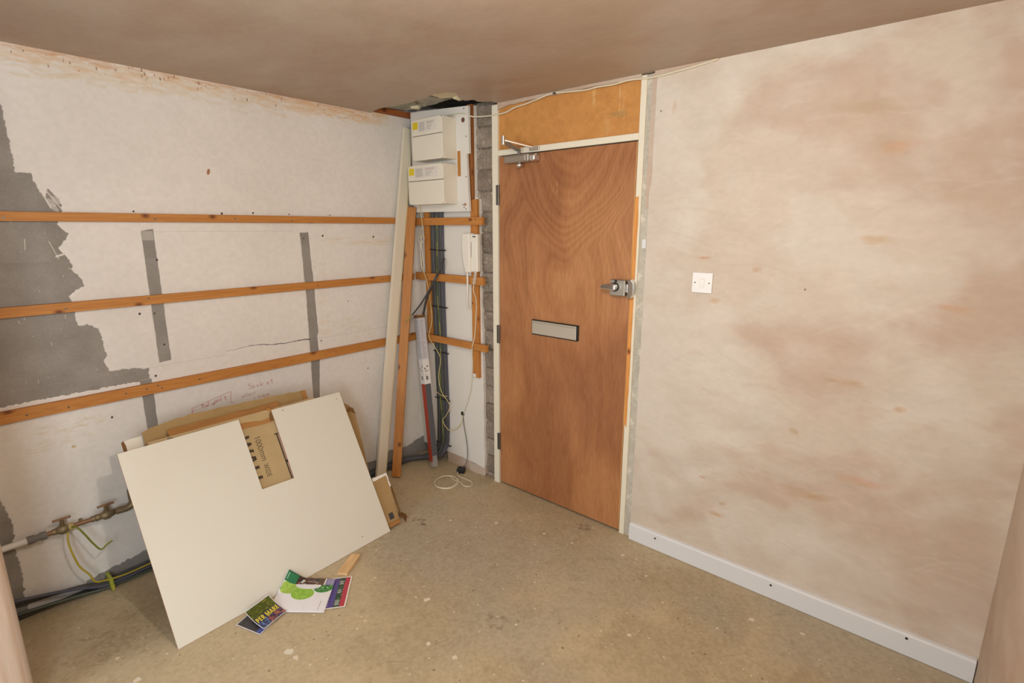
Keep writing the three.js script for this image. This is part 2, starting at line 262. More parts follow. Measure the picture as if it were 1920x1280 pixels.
// rough concrete block / mortar
const [ck] = canvas(512, 512, (x, y) => { const n = fbm(x / 60, y / 60, 4) - 0.5, f = fbm(x / 5, y / 5, 3) - 0.5, s = fbm(x / 12 + 40, y / 12, 3); const k = n * 50 + f * 46 + (s > 0.68 ? 26 : 0); return [150 + k, 143 + k, 134 + k]; });
const TXK = tex(ck), TXKB = tex(ck, false);
const [cm] = canvas(512, 512, (x, y) => { const n = fbm(x / 70, y / 70, 4) - 0.5, f = fbm(x / 6, y / 6, 3) - 0.5, w = ss(0.55, 0.7, fbm(x / 45 + 9, y / 45, 4)) * 24, k = n * 40 + f * 26 + w; return [194 + k, 190 + k, 183 + k]; });
const TXM = tex(cm);
// cardboard
const [ca] = canvas(512, 512, (x, y) => { const k = (fbm(x / 90, y / 90, 3) - 0.5) * 22 + (fbm(x / 40, y / 1.6, 2) - 0.5) * 13 + (fbm(x / 3, y / 3, 2) - 0.5) * 12; return [188 + k, 160 + k, 116 + k]; });
const TXA = tex(ca);

// ---------------------------------------------------------------- materials
const M = {
  wallLeft: mat(0xffffff, 0.85, { map: TXL, bumpMap: TXLB, bumpScale: 0.004 }),
  plasterBack: mat(0xffffff, 0.75, { map: TXB }), ceiling: mat(0xffffff, 0.5, { map: TXC }), plasterRight: mat(0xffffff, 0.8, { map: TXR }),
  floor: mat(0xffffff, 0.72, { map: TXF }),
  white: mat(0xe2dcd2, 0.75), room: mat(0xd9d2c8, 0.85),
  block: mat(0xf0e6da, 0.95, { map: TXK, bumpMap: TXKB, bumpScale: 0.004 }), blockDark: mat(0xdcd0c4, 0.95, { map: TXK, bumpMap: TXKB, bumpScale: 0.004 }),
  mortarGreen: mat(0xc9ccba, 0.95, { map: TXM, bumpMap: TXKB, bumpScale: 0.003 }), mortar: mat(0xf4f0e6, 0.95, { map: TXM, bumpMap: TXKB, bumpScale: 0.003 }),
  pine: mat(0xdcb478, 0.6, { map: TXW }), pine2: mat(0xdcb278, 0.6, { map: TXW }), pineDark: mat(0xb58a60, 0.65, { map: TXW }), pinePale: mat(0xffeacb, 0.65, { map: TXW }), pineOff: mat(0xffffff, 0.6, { map: TXW }), plank: mat(0xd4ac6e, 0.55, { map: TXW }), pineBare: mat(0xffd596, 0.5, { map: TXW }),
  door: mat(0xffffff, 0.42, { map: TXD }), hardboard: mat(0xffffff, 0.6, { map: TXH }), cream: mat(0xe8e0cb, 0.5), creamPlank: mat(0xe6dcc6, 0.5),
  chrome: mat(0xd8d8d6, 0.18, { metalness: 1 }), satin: mat(0xb4aca0, 0.42, { metalness: 0.85 }), alu: mat(0xcfc9bb, 0.4, { metalness: 0.6 }), black: mat(0x1c1b1a, 0.5), steelDark: mat(0x6e6a64, 0.45, { metalness: 0.8 }),
  plastic: mat(0xe9e4da, 0.35), plasticCream: mat(0xe4dccb, 0.33), phone: mat(0xeae3d6, 0.3), switchWhite: mat(0xf2f0ee, 0.3), skirting: mat(0xdededf, 0.5),
  board: mat(0xdcd7c9, 0.38), boardEdge: mat(0xb98d7a, 0.8), cardboard: mat(0xded6c4, 0.9, { map: TXA }), cardBrown: mat(0xe2bd92, 0.9, { map: TXA }), cardDark: mat(0xa98c66, 0.9, { map: TXA }),
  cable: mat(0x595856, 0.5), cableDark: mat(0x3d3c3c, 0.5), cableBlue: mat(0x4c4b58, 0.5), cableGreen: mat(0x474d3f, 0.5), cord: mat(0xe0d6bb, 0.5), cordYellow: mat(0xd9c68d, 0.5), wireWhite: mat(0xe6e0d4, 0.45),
  copper: mat(0x8d6a50, 0.5, { metalness: 0.5 }), brass: mat(0x8a7a5c, 0.5, { metalness: 0.5 }), pipeGrey: mat(0x77736e, 0.6), pipeWhite: mat(0xe2e0dc, 0.45),
  red: mat(0xb0432f, 0.35), graphite: mat(0x55565a, 0.4), clearPlastic: mat(0xe8e6e2, 0.12, { transmission: 0.7, thickness: 0 }), yellow: mat(0xdcc21a, 0.5), foam: mat(0xd8cdae, 0.9), timberGap: mat(0xb07a4c, 0.7, { map: TXW }),
};
{ const [c] = canvas(64, 16, (x) => (((x + 6) / 32 | 0) % 2 ? [104, 124, 50] : [178, 170, 66])); const t = tex(c, true, THREE.RepeatWrapping); t.repeat.set(9, 1); M.earth = mat(0xffffff, 0.5, { map: t }); }
{ const [c] = canvas(16, 64, (x, y) => (y < 30 ? [120, 136, 52] : [196, 180, 70])); M.earthOld = mat(0xf0e6b0, 0.5, { map: tex(c, true, THREE.RepeatWrapping) }); }

// ---------------------------------------------------------------- the room
const TOP = 2.36;
{
  const f = struct('floor', 'bare sandy screed floor spotted with paint drips', 'floor');
  part(f, 'screed', setUV(bx(-0.1, 3.15, -0.1, 0, -0.4, 5.1), (x, y, z) => [x / FS, 1 - z / FS]), M.floor);
  const l = struct('wall_left', 'white skimmed wall with torn grey patch and filled chases', 'wall');
  part(l, 'wall_face', setUV(bx(-0.12, 0, 0, TOP, -0.4, 5.1), (x, y, z) => [(WL - z) / WL, y / H]), M.wallLeft);
  const b = struct('wall_back', 'end wall of pink plaster, blockwork strip and white boarding around the door', 'wall');
  part(b, 'wall_core', metric(bx(-0.1, 0.692, 0, 2.285, -0.2, -0.03)), M.blockDark);
  part(b, 'wall_core', metric(bx(1.612, 3.1, 0, TOP, -0.2, -0.03)), M.blockDark);
  const whiteEdge = ragged([[0.554, 2.27], [0.553, 1.775], [0.584, 1.755], [0.587, 1.3], [0.6, 0.9], [0.606, 0.06]], 0.02, 0.0025, false);
  part(b, 'plaster_panel', extr([[0, 0.075], [0, 2.27], ...whiteEdge, [0.4, 0.075]], 0.03).translate(0, 0, -0.03), M.white, 'white plastered panel');
  part(b, 'plaster_strip', metric(extr(ragged([[0.25, 0.0], [0.25, 0.075], [0.45, 0.072], [0.52, 0.06], [0.606, 0.075], [0.61, 0.02], [0.6, 0.002], [0.5, 0.0], [0.4, 0.0]], 0.03, 0.003), 0.024).translate(0, 0, -0.026), 2), M.plasterRight, 'broken pink plaster at floor level');
  const pw = ragged([[1.652, 0], [1.656, 1.2], [1.655, 1.75], [1.664, 1.8], [1.664, H + 0.03]], 0.025, 0.0015, false);
  part(b, 'plaster_panel', setUV(extr([...pw, [3.03, H + 0.03], [3.03, 0]], 0.03).translate(0, 0, -0.03), (x, y) => [(x - 1.65) / WB, y / H]), M.plasterBack, 'pink finish plaster, blotchy');
  part(b, 'mortar_strip', metric(extr(ragged([[1.606, 0], [1.606, 2.25], [1.645, 2.25], [1.64, 1.7], [1.668, 1.66], [1.668, 0]], 0.03, 0.003), 0.022).translate(0, 0, -0.032), 0.5), M.mortar, 'pale grey mortar beside the door frame');
  part(b, 'plaster_strip', metric(extr(ragged([[1.636, 1.68], [1.638, 2.25], [1.668, 2.25], [1.668, 1.68]], 0.04, 0.002), 0.02).translate(0, 0, -0.026), 2), M.plasterRight);
  part(b, 'fixing_tab', bx(1.63, 1.65, 1.5, 1.54, -0.012, -0.007), M.skirting, 'white metal fixing tab');
  for (let k = 0, y = 2.265; y > 0.02; k++, y -= 0.1175) { // uncovered block courses
    const h = Math.min(0.1175, y) - 0.008; if (h < 0.02) break;
    const g = rb(0.535 + rr(-0.01, 0.01), 0.6935, y - h, y, -0.07, -0.0185 + rr(-0.004, 0.003), 0.005, 1);
    const p = g.attributes.position; for (let i = 0; i < p.count; i++) p.setZ(i, p.getZ(i) + (vn(p.getX(i) * 60 + k * 7, p.getY(i) * 60) - 0.5) * 0.005);
    g.computeVertexNormals(); part(b, 'concrete_block', setUV(g, (x, yy, z) => [x * 2 + k * 0.37, yy * 2 + k * 0.21]), k % 3 ? M.block : M.blockDark);
  }
  const o = struct('wall_light_block', 'plain unseen wall added behind the door to block sky light', 'wall');  // added out of view so no sky light leaks in round the door
  part(o, 'wall_face', bx(-0.1, 3.1, 0, TOP, -0.42, -0.34), M.room);
  // right wall with the window behind the camera
  const r = struct('wall_right', 'pink plastered side wall meeting the skirting', 'wall');
  const W = SIDE_WINDOW, R = ADDED_REAR_WINDOW;
  for (const [z0, z1, y0, y1] of [[-0.4, W.a0, 0, TOP], [W.a1, 5.1, 0, TOP], [W.a0, W.a1, 0, W.y0], [W.a0, W.a1, W.y1, TOP]]) part(r, 'wall_section', metric(bx(3.02, 3.15, y0, y1, z0, z1), 2), M.plasterRight);
  const e = struct('wall_rear', 'plastered wall behind the camera', 'wall');
  for (const [x0, x1, y0, y1] of [[-0.12, R.a0, 0, TOP], [R.a1, 3.15, 0, TOP], [R.a0, R.a1, 0, R.y0], [R.a0, R.a1, R.y1, TOP]]) part(e, 'wall_section', metric(bx(x0, x1, y0, y1, 5.0, 5.13), 2), M.room);
  const pane = mat(0xffffff, 0.02, { transmission: 1, thickness: 0 });
  const glaze = (name, label, O, put) => { // put(a0, a1, y0, y1, d0, d1) turns wall coordinates into a box
    const w = struct(name, label, 'window'), m = (O.a0 + O.a1) / 2;
    for (const q of [[O.a0, O.a1, O.y0, O.y0 + 0.05], [O.a0, O.a1, O.y1 - 0.05, O.y1], [O.a0, O.a0 + 0.05, O.y0, O.y1], [O.a1 - 0.05, O.a1, O.y0, O.y1], [m - 0.02, m + 0.02, O.y0, O.y1]]) part(w, 'window_frame', put(...q, 0.05, 0.1), M.skirting);
    for (const [a, c] of [[O.a0 + 0.05, m - 0.02], [m + 0.02, O.a1 - 0.05]]) part(w, 'pane', put(a, c, O.y0 + 0.05, O.y1 - 0.05, 0.073, 0.077), pane);
    part(w, 'window_sill', put(O.a0 - 0.04, O.a1 + 0.04, O.y0 - 0.025, O.y0, -0.07, 0.05), M.skirting);
  };
  glaze('window_1', 'white framed window in the side wall behind the camera', W, (a, b2, y0, y1, d0, d1) => bx(3.02 + d0, 3.02 + d1, y0, y1, a, b2));
  glaze('window_2', 'wide white framed window added behind the camera to light the end wall', R, (a, b2, y0, y1, d0, d1) => bx(a, b2, y0, y1, 5 + d0, 5 + d1));  // added opening, sends more light onto the door wall
  // short return wall of the opening the camera stands in, with a rounded plaster arris
  const n = struct('wall_near', 'short plastered return wall with rounded edge beside the opening', 'wall');
  { const s = new THREE.Shape(), R = 0.035, xe = 0.62, a = 2.199, c = 2.33; s.moveTo(0, a); s.lineTo(xe - R, a); s.absarc(xe - R, a + R, R, -Math.PI / 2, 0, false); s.lineTo(xe, c - R); s.absarc(xe - R, c - R, R, 0, Math.PI / 2, false); s.lineTo(0, c); s.closePath();
    const g = new THREE.ExtrudeGeometry(s, { depth: H, bevelEnabled: false, curveSegments: 10 }); g.rotateX(Math.PI / 2).translate(0, H, 0); g.computeVertexNormals(); part(n, 'wall_face', setUV(g, (x, y, z) => [(x + z) * 7, y * 0.2]), M.plasterRight); }
  // ceiling board with the broken-out corner, slab above
  const cl = struct('ceiling', 'pinkish brown plastered ceiling broken open in the corner', 'ceiling');
  const hole = ragged([[0.74, -0.1], [0.735, 0.05], [0.7, 0.07], [0.675, 0.1], [0.69, 0.14], [0.64, 0.155], [0.66, 0.22], [0.72, 0.3], [0.7, 0.352], [0.6, 0.35], [0.53, 0.338], [0.45, 0.33], [0.39, 0.318], [0.3, 0.325], [0.15, 0.338], [0.07, 0.33], [0, 0.3], [-0.12, 0.3]], 0.02, 0.004, false);
  const g = extr([[-0.12, 5.1], [3.15, 5.1], [3.15, -0.1], ...hole], 0.018).rotateX(Math.PI / 2).translate(0, H + 0.018, 0); // shape y -> room z
  part(cl, 'plaster_board', setUV(g, (x, y, z) => [x / 3.04, z / 2.68]), M.ceiling);
  part(cl, 'concrete_slab', metric(bx(-0.12, 3.15, TOP, TOP + 0.1, -0.42, 5.1), 0.5), M.block, 'grey concrete slab seen through the hole');
  part(cl, 'timber_strip', grain(bx(0.002, 0.032, 2.262, 2.292, 0.02, 0.42), 2), M.timberGap, 'orange timber strip at the wall head');
  const lump = (c, s, m, nm) => { const pts = []; for (let i = 0; i < 26; i++) { const v = new THREE.Vector3(rr(-1, 1), rr(-1, 1), rr(-1, 1)).normalize().multiply(new THREE.Vector3(...s)); pts.push(v.multiplyScalar(rr(0.75, 1))); } part(cl, nm, metric(new ConvexGeometry(pts).translate(...c), 0.5), m); };
  const shard = (pts, y, tilt, m, nm) => { const g = extr(ragged(pts, 0.018, 0.004), 0.012, 0.002).rotateX(Math.PI / 2 + tilt).translate(0, y, 0); part(cl, nm, metric(g, 0.4), m); };
  shard([[0.02, 0.07], [0.3, 0.06], [0.42, 0.1], [0.4, 0.42], [0.02, 0.44]], 2.318, 0.05, M.mortar, 'mortar_slab'); shard([[0.3, 0.06], [0.6, 0.09], [0.78, 0.12], [0.8, 0.42], [0.34, 0.42]], 2.322, 0.04, M.mortarGreen, 'mortar_slab');
  shard([[0.3, 0.33], [0.52, 0.3], [0.56, 0.37], [0.3, 0.4]], 2.297, 0.03, M.timberGap, 'timber_offcut'); shard([[0.5, 0.2], [0.62, 0.16], [0.72, 0.25], [0.7, 0.4], [0.55, 0.38]], 2.296, 0.02, M.foam, 'plaster_flake'); shard([[0.14, 0.17], [0.25, 0.14], [0.32, 0.24], [0.2, 0.35], [0.1, 0.3]], 2.305, 0.06, M.mortarGreen, 'mortar_slab');
  lump([0.24, 2.283, 0.16], [0.035, 0.026, 0.04], M.foam, 'foam_lump'); lump([0.6, 2.283, 0.15], [0.05, 0.024, 0.045], M.foam, 'foam_lump'); lump([0.66, 2.30, 0.06], [0.05, 0.035, 0.05], M.blockDark, 'mortar_lump'); lump([0.1, 2.31, 0.2], [0.07, 0.02, 0.09], M.mortarGreen, 'mortar_lump');
  // plaster lip where wall and ceiling meet over the door
  const t = struct('trim_1', 'uneven pink plaster lip along the ceiling above the door', 'trim');
  part(t, 'plaster_lip', metric(extr(ragged([[0.735, H + 0.005], [1.59, H + 0.005], [1.59, 2.238], [1.3, 2.242], [1.0, 2.24], [0.8, 2.234], [0.735, 2.222]], 0.03, 0.002), 0.01).translate(0, 0, -0.006), 2), M.plasterRight);
  part(t, 'plaster_lip', metric(extr(ragged([[1.655, H + 0.005], [1.93, H + 0.005], [1.92, 2.247], [1.8, 2.238], [1.655, 2.232]], 0.03, 0.002), 0.006).translate(0, 0, 0), 2), M.plasterRight);
  // skirting
  const s = struct('baseboard_back', 'white painted skirting board with screw holes', 'skirting');
  part(s, 'skirting_board', extr([[0.0, 0.002], [-0.018, 0.002], [-0.018, 0.084], [-0.013, 0.092], [0.0, 0.094]], 1.36).rotateY(Math.PI / 2).translate(1.656, 0, 0), M.skirting);
}
for (const [x, y] of [[1.8, 0.065], [2.341, 0.066], [2.818, 0.074]]) part(scene.getObjectByName('baseboard_back'), 'screw_hole', cyl([x, y, 0.0175], [x, y, 0.0186], 0.005), M.black);

// ---------------------------------------------------------------- doorway
{
  const t = struct('trim_2', 'cream painted door frame with a bare wood strip at the lock side', 'door frame');
  part(t, 'frame_post', rb(0.692, 0.734, 0, 2.25, -0.09, 0.004, 0.003), M.cream);
  part(t, 'frame_edge', grain(bx(0.6865, 0.6925, 0, 2.25, -0.06, -0.004), 1), M.pineDark, 'rough brown timber edge');
  part(t, 'frame_post', rb(1.587, 1.616, 0, 2.25, -0.09, -0.001, 0.003), M.cream);
  part(t, 'transom_rail', rb(0.734, 1.587, 1.982, 2.012, -0.09, 0.0, 0.003), M.cream);
  part(t, 'bare_wood_strip', grain(extr(ragged([[1.5868, 0.62], [1.5868, 1.73], [1.605, 1.735], [1.6075, 1.6], [1.605, 1.3], [1.604, 0.9], [1.6, 0.6]], 0.05, 0.001), 0.003).translate(0, 0, -0.003), 1), M.pineBare, 'scraped bare orange wood');
  const p = thing('transom_panel', 'orange brown hardboard panel above the door', 'panel', [1.16, 2.012, -0.02]);
  part(p, 'hardboard_sheet', setUV(bx(0.734, 1.587, 2.012, 2.252, -0.03, -0.012), (x, y) => [(x - 0.734) / 0.853, (y - 2.012) / 0.24]), M.hardboard);
  const d = struct('door_1', 'flat orange brown veneered door with letter plate', 'door');
  part(d, 'door_leaf', setUV(rb(0.738, 1.578, 0.012, 1.977, -0.048, -0.006, 0.002), (x, y) => [(x - 0.738) / 0.84, (y - 0.012) / 1.965]), M.door);
  part(d, 'edge_lipping', grain(bx(1.578, 1.5815, 0.012, 1.977, -0.048, -0.008), 1), M.pinePale, 'pale timber edge strip');
  for (const y of [1.772, 0.97, 0.285]) { const h = part(d, 'hinge', cyl([0.7365, y - 0.055, -0.001], [0.7365, y + 0.055, -0.001], 0.006), M.steelDark); part(h, 'hinge_leaf', bx(0.722, 0.737, y - 0.055, y + 0.055, 0.0038, 0.0052), M.steelDark); }
  // letter plate
  const l = part(d, 'letter_plate', rb(0.988, 1.297, 1.005, 1.09, -0.008, 0.006, 0.003), M.black, 'dark edged letter plate');
  part(l, 'flap', rb(0.993, 1.288, 1.011, 1.085, 0.004, 0.0095, 0.002), M.alu, 'satin metal flap'); part(l, 'flap_lip', bx(0.998, 1.285, 1.074, 1.0765, 0.0092, 0.0105), M.satin);
  // overhead closer
  const c = part(d, 'door_closer', rb(0.815, 0.985, 1.932, 1.972, -0.006, 0.044, 0.006), M.satin, 'satin silver overhead door closer');
  part(c, 'closer_end', rb(0.987, 1.028, 1.93, 1.97, -0.006, 0.046, 0.012, 4), M.chrome); part(c, 'closer_face', rb(0.822, 0.965, 1.938, 1.966, 0.04, 0.047, 0.003), M.satin);
  part(c, 'pivot_cap', new THREE.SphereGeometry(0.017, 20, 14).translate(0.912, 1.919, 0.025), M.chrome); part(c, 'pivot_post', cyl([0.912, 1.97, 0.03], [0.912, 2.0, 0.03], 0.008), M.steelDark);
  const arm = (a, b, w, t2) => { const g = rb(0, Math.hypot(b[0] - a[0], b[2] - a[2], b[1] - a[1]), -t2 / 2, t2 / 2, -w / 2, w / 2, 0.002); const v = new THREE.Vector3(b[0] - a[0], b[1] - a[1], b[2] - a[2]).normalize(); g.applyQuaternion(new THREE.Quaternion().setFromUnitVectors(new THREE.Vector3(1, 0, 0), v)); return g.translate(...a); };
  part(c, 'arm', arm([0.912, 1.995, 0.03], [0.885, 2.026, 0.125], 0.022, 0.011), M.satin); part(c, 'arm', arm([0.885, 2.036, 0.125], [0.985, 2.004, 0.012], 0.016, 0.009), M.chrome); part(c, 'arm_joint', cyl([0.885, 2.014, 0.125], [0.885, 2.056, 0.125], 0.011), M.chrome);
  part(c, 'arm_bracket', rb(0.965, 1.03, 1.988, 2.006, 0, 0.014, 0.003), M.chrome);
  // night latch with lever knob, keeper on the frame
  const k = part(d, 'night_latch', rb(1.488, 1.572, 1.27, 1.348, -0.006, 0.03, 0.005), M.satin, 'satin silver night latch');
  part(k, 'knob_ring', cyl([1.518, 1.313, 0.03], [1.518, 1.313, 0.034], 0.0225, 0.0225, 28), M.black); part(k, 'knob', cyl([1.518, 1.313, 0.032], [1.518, 1.313, 0.058], 0.019, 0.016, 28), M.chrome);
  part(k, 'lever', extr([[0.012, -0.008], [0.012, 0.012], [-0.02, 0.013], [-0.05, 0.007], [-0.056, 0], [-0.05, -0.004], [-0.02, -0.008]], 0.006, 0.004).translate(1.515, 1.313, 0.058), M.chrome); part(k, 'snib_button', cyl([1.523, 1.342, 0.03], [1.523, 1.342, 0.036], 0.006), M.black); part(k, 'latch_bolt', rb(1.57, 1.582, 1.288, 1.33, 0.004, 0.022, 0.003), M.chrome);
  part(t, 'keeper', extr([[1.582, 1.268], [1.6, 1.268], [1.611, 1.285], [1.613, 1.309], [1.611, 1.333], [1.6, 1.35], [1.582, 1.35], [1.588, 1.34], [1.588, 1.278]], 0.022, 0.004).translate(0, 0, 0.002), M.chrome, 'polished latch keeper');
}

// ---------------------------------------------------------------- battens
function batten(label, x0, x1, y0, y1, z0, z1, axis, m, screws = [], group) {
  const t = thing('wooden_batten', label, 'batten', [(x0 + x1) / 2, y0, (z0 + z1) / 2], group);
  part(t, 'timber', grain(rb(x0, x1, y0, y1, z0, z1, 0.0015, 1), axis), m);
  for (const s of screws) { const [a, b] = s; part(t, 'screw_head', x1 - x0 < 0.03 && z1 - z0 > 0.1 ? cyl([x1 - 0.0005, b, a], [x1 + 0.0008, b, a], 0.004, 0.004, 10) : cyl([a, b, z1 - 0.0005], [a, b, z1 + 0.0008], 0.004, 0.004, 10), M.steelDark); }
  return t;
}
batten('long pine batten, topmost of three across the white wall', 0, 0.022, 1.617, 1.653, 0.045, 2.199, 2, M.pine, [[1.98, 1.63], [1.49, 1.63], [1.15, 1.635], [0.86, 1.628], [0.42, 1.632]]);
batten('long pine batten, middle one of three across the white wall', 0, 0.022, 1.254, 1.294, 0.045, 2.199, 2, M.pine, [[1.85, 1.27], [1.56, 1.282], [0.74, 1.27], [0.3, 1.275]]);
batten('long pine batten, lowest of three across the white wall', 0, 0.022, 0.843, 0.892, 0.045, 2.199, 2, M.pine, [[2.03, 0.862], [1.9, 0.86], [1.7, 0.87], [1.62, 0.872], [1.575, 0.878], [1.56, 0.862], [1.4, 0.87], [0.66, 0.87]]);
batten('short pine batten right under the white fuse boxes', 0.03, 0.645, 1.607, 1.652, 0.02, 0.042, 0, M.pine2, [[0.59, 1.64], [0.2, 1.63]]);
batten('short pine batten crossing behind the entry phone cord', 0.03, 0.648, 1.257, 1.304, 0.02, 0.042, 0, M.pine2, [[0.15, 1.28]]);
batten('short pine batten at knee height beside the leaning tube', 0.03, 0.668, 0.853, 0.895, 0.02, 0.042, 0, M.pine2, [[0.56, 0.87]]);
batten('upright pine batten in the corner beside the cable bundle', 0.105, 0.15, 0.83, 1.69, 0, 0.02, 1, M.pine2);
{ const t = batten('upright pine batten behind the entry phone', 0.53, 0.585, 0.67, 1.755, 0, 0.02, 1, M.pine2);
  part(t, 'sticker', bx(0.533, 0.556, 0.672, 0.694, 0.0201, 0.0206), M.plastic, 'white sticker'); part(t, 'sticker_band', bx(0.533, 0.556, 0.694, 0.7, 0.0201, 0.0207), M.red, 'red sticker edge'); }
batten('dark upright batten between mounting board and blockwork', 0.515, 0.552, 1.758, 2.275, 0, 0.02, 1, M.pineDark);

// ---------------------------------------------------------------- fuse boxes on their board
{
  const t = thing('mounting_board', 'white painted board behind the two fuse boxes', 'board', [0.3, 1.688, 0.04]);
  part(t, 'sheet', extr([[0.05, 1.688], [0.552, 1.686], [0.536, 2.006], [0.557, 2.006], [0.556, 2.26], [0.05, 2.29]], 0.016).translate(0, 0, 0.033), M.white);
  part(t, 'bare_strip', grain(bx(0.463, 0.486, 1.886, 2.026, 0.0485, 0.0515), 1), M.plank, 'bare brown timber strip');
  part(t, 'cable_hole', cyl([0.513, 2.19, 0.0485], [0.513, 2.19, 0.0496], 0.014, 0.014, 9), mat(0x6d4636, 0.9), 'ragged brown hole');
  part(t, 'stain_mark', extr([[0.505, 1.722], [0.53, 1.722], [0.53, 1.728], [0.505, 1.728]], 0.0008).translate(0, 0, 0.049), mat(0x9a6a3e, 0.9)); part(t, 'stain_mark', bx(0.515, 0.52, 1.715, 1.736, 0.049, 0.0499), mat(0x9a6a3e, 0.9));
  for (const [x, y] of [[0.535, 2.1], [0.53, 1.88], [0.5, 1.724], [0.51, 1.71], [0.525, 1.7], [0.52, 2.25]]) part(t, 'screw_head', cyl([x, y, 0.0488], [x, y, 0.05], 0.0038, 0.0038, 10), M.steelDark);
  const label = (() => { const [c, g] = canvas(256, 128); g.fillStyle = '#ddd6cc'; g.fillRect(0, 0, 256, 128); g.fillStyle = 'rgba(96,90,92,0.55)'; for (let i = 0; i < 11; i++) g.fillRect(8, 12 + i * 10, rr(70, 96), 4); g.fillStyle = 'rgba(140,84,92,0.6)'; for (let i = 0; i < 3; i++) g.fillRect(122, 14 + i * 10, rr(90, 120), 4); g.fillStyle = 'rgba(96,90,92,0.5)'; for (let i = 0; i < 6; i++) g.fillRect(122, 54 + i * 10, rr(40, 110), 3); return mat(0xffffff, 0.6, { map: tex(c) }); })();
  const unit = (lab, x0, x1, y0, y1, zf, split) => {
    const u = thing('fuse_box', lab, 'fuse box', [(x0 + x1) / 2, y0, 0.1], 'fuse boxes on the mounting board');
    const round = (a, b, c, d, up) => { const R = 0.018, q = []; const arc = (cx, cy, t0) => { for (let k = 0; k <= 5; k++) { const t2 = t0 + k / 5 * Math.PI / 2; q.push([cx + R * Math.cos(t2), cy + R * Math.sin(t2)]); } }; if (up) { q.push([a, c], [b, c]); arc(b - R, d - R, 0); arc(a + R, d - R, Math.PI / 2); } else { arc(a + R, c + R, Math.PI); arc(b - R, c + R, Math.PI * 1.5); q.push([b, d], [a, d]); } return q; };
    const bv = 0.003, cover = (a, b, c, d, up) => extr(round(a + bv, b - bv, c + bv * (up ? 0.6 : 1), d - bv * (up ? 1 : 0.6), up), 0.012 - 2 * bv, bv).translate(0, 0, zf - 0.012 + bv);
    part(u, 'housing', rb(x0 + 0.001, x1 - 0.001, y0 + 0.001, y1 - 0.001, 0.049, zf - 0.0105, 0.004, 2), M.plasticCream);
    part(u, 'upper_cover', cover(x0, x1, split + 0.0026, y1, true), M.plasticCream); part(u, 'lower_flap', cover(x0, x1, y0, split - 0.0026, false), M.plasticCream); part(u, 'gap_shade_strip', bx(x0 + 0.006, x1 - 0.006, split - 0.004, split + 0.004, zf - 0.0115, zf - 0.008), M.cableDark, 'dark strip standing for the shade in the gap above the flap');  // dark strip set into the flap gap paints its shade
    part(u, 'yellow_sticker', rb(x0 + 0.012, x0 + 0.058, y1 - 0.055, y1 - 0.016, zf - 0.0005, zf + 0.0008, 0.0003, 1), M.yellow, 'yellow warning sticker');
    part(u, 'printed_label', setUV(bx(x0 + 0.064, x1 - 0.05, y1 - 0.072, y1 - 0.014, zf - 0.0005, zf + 0.0006), (x, y) => [(x - x0 - 0.064) / (x1 - x0 - 0.114), (y - y1 + 0.072) / 0.058]), label, 'sheet of fine grey print');
    part(u, 'catch', rb(x1 - 0.03, x1 - 0.022, split + 0.014, split + 0.019, zf - 0.002, zf + 0.002, 0.001, 1), M.plastic);
  };
  unit('upper white fuse box with yellow sticker, close under the ceiling', 0.187, 0.455, 1.98, 2.21, 0.158, 2.118); unit('lower white fuse box with yellow sticker, above the hanging cables', 0.138, 0.455, 1.728, 1.955, 0.158, 1.865);
}

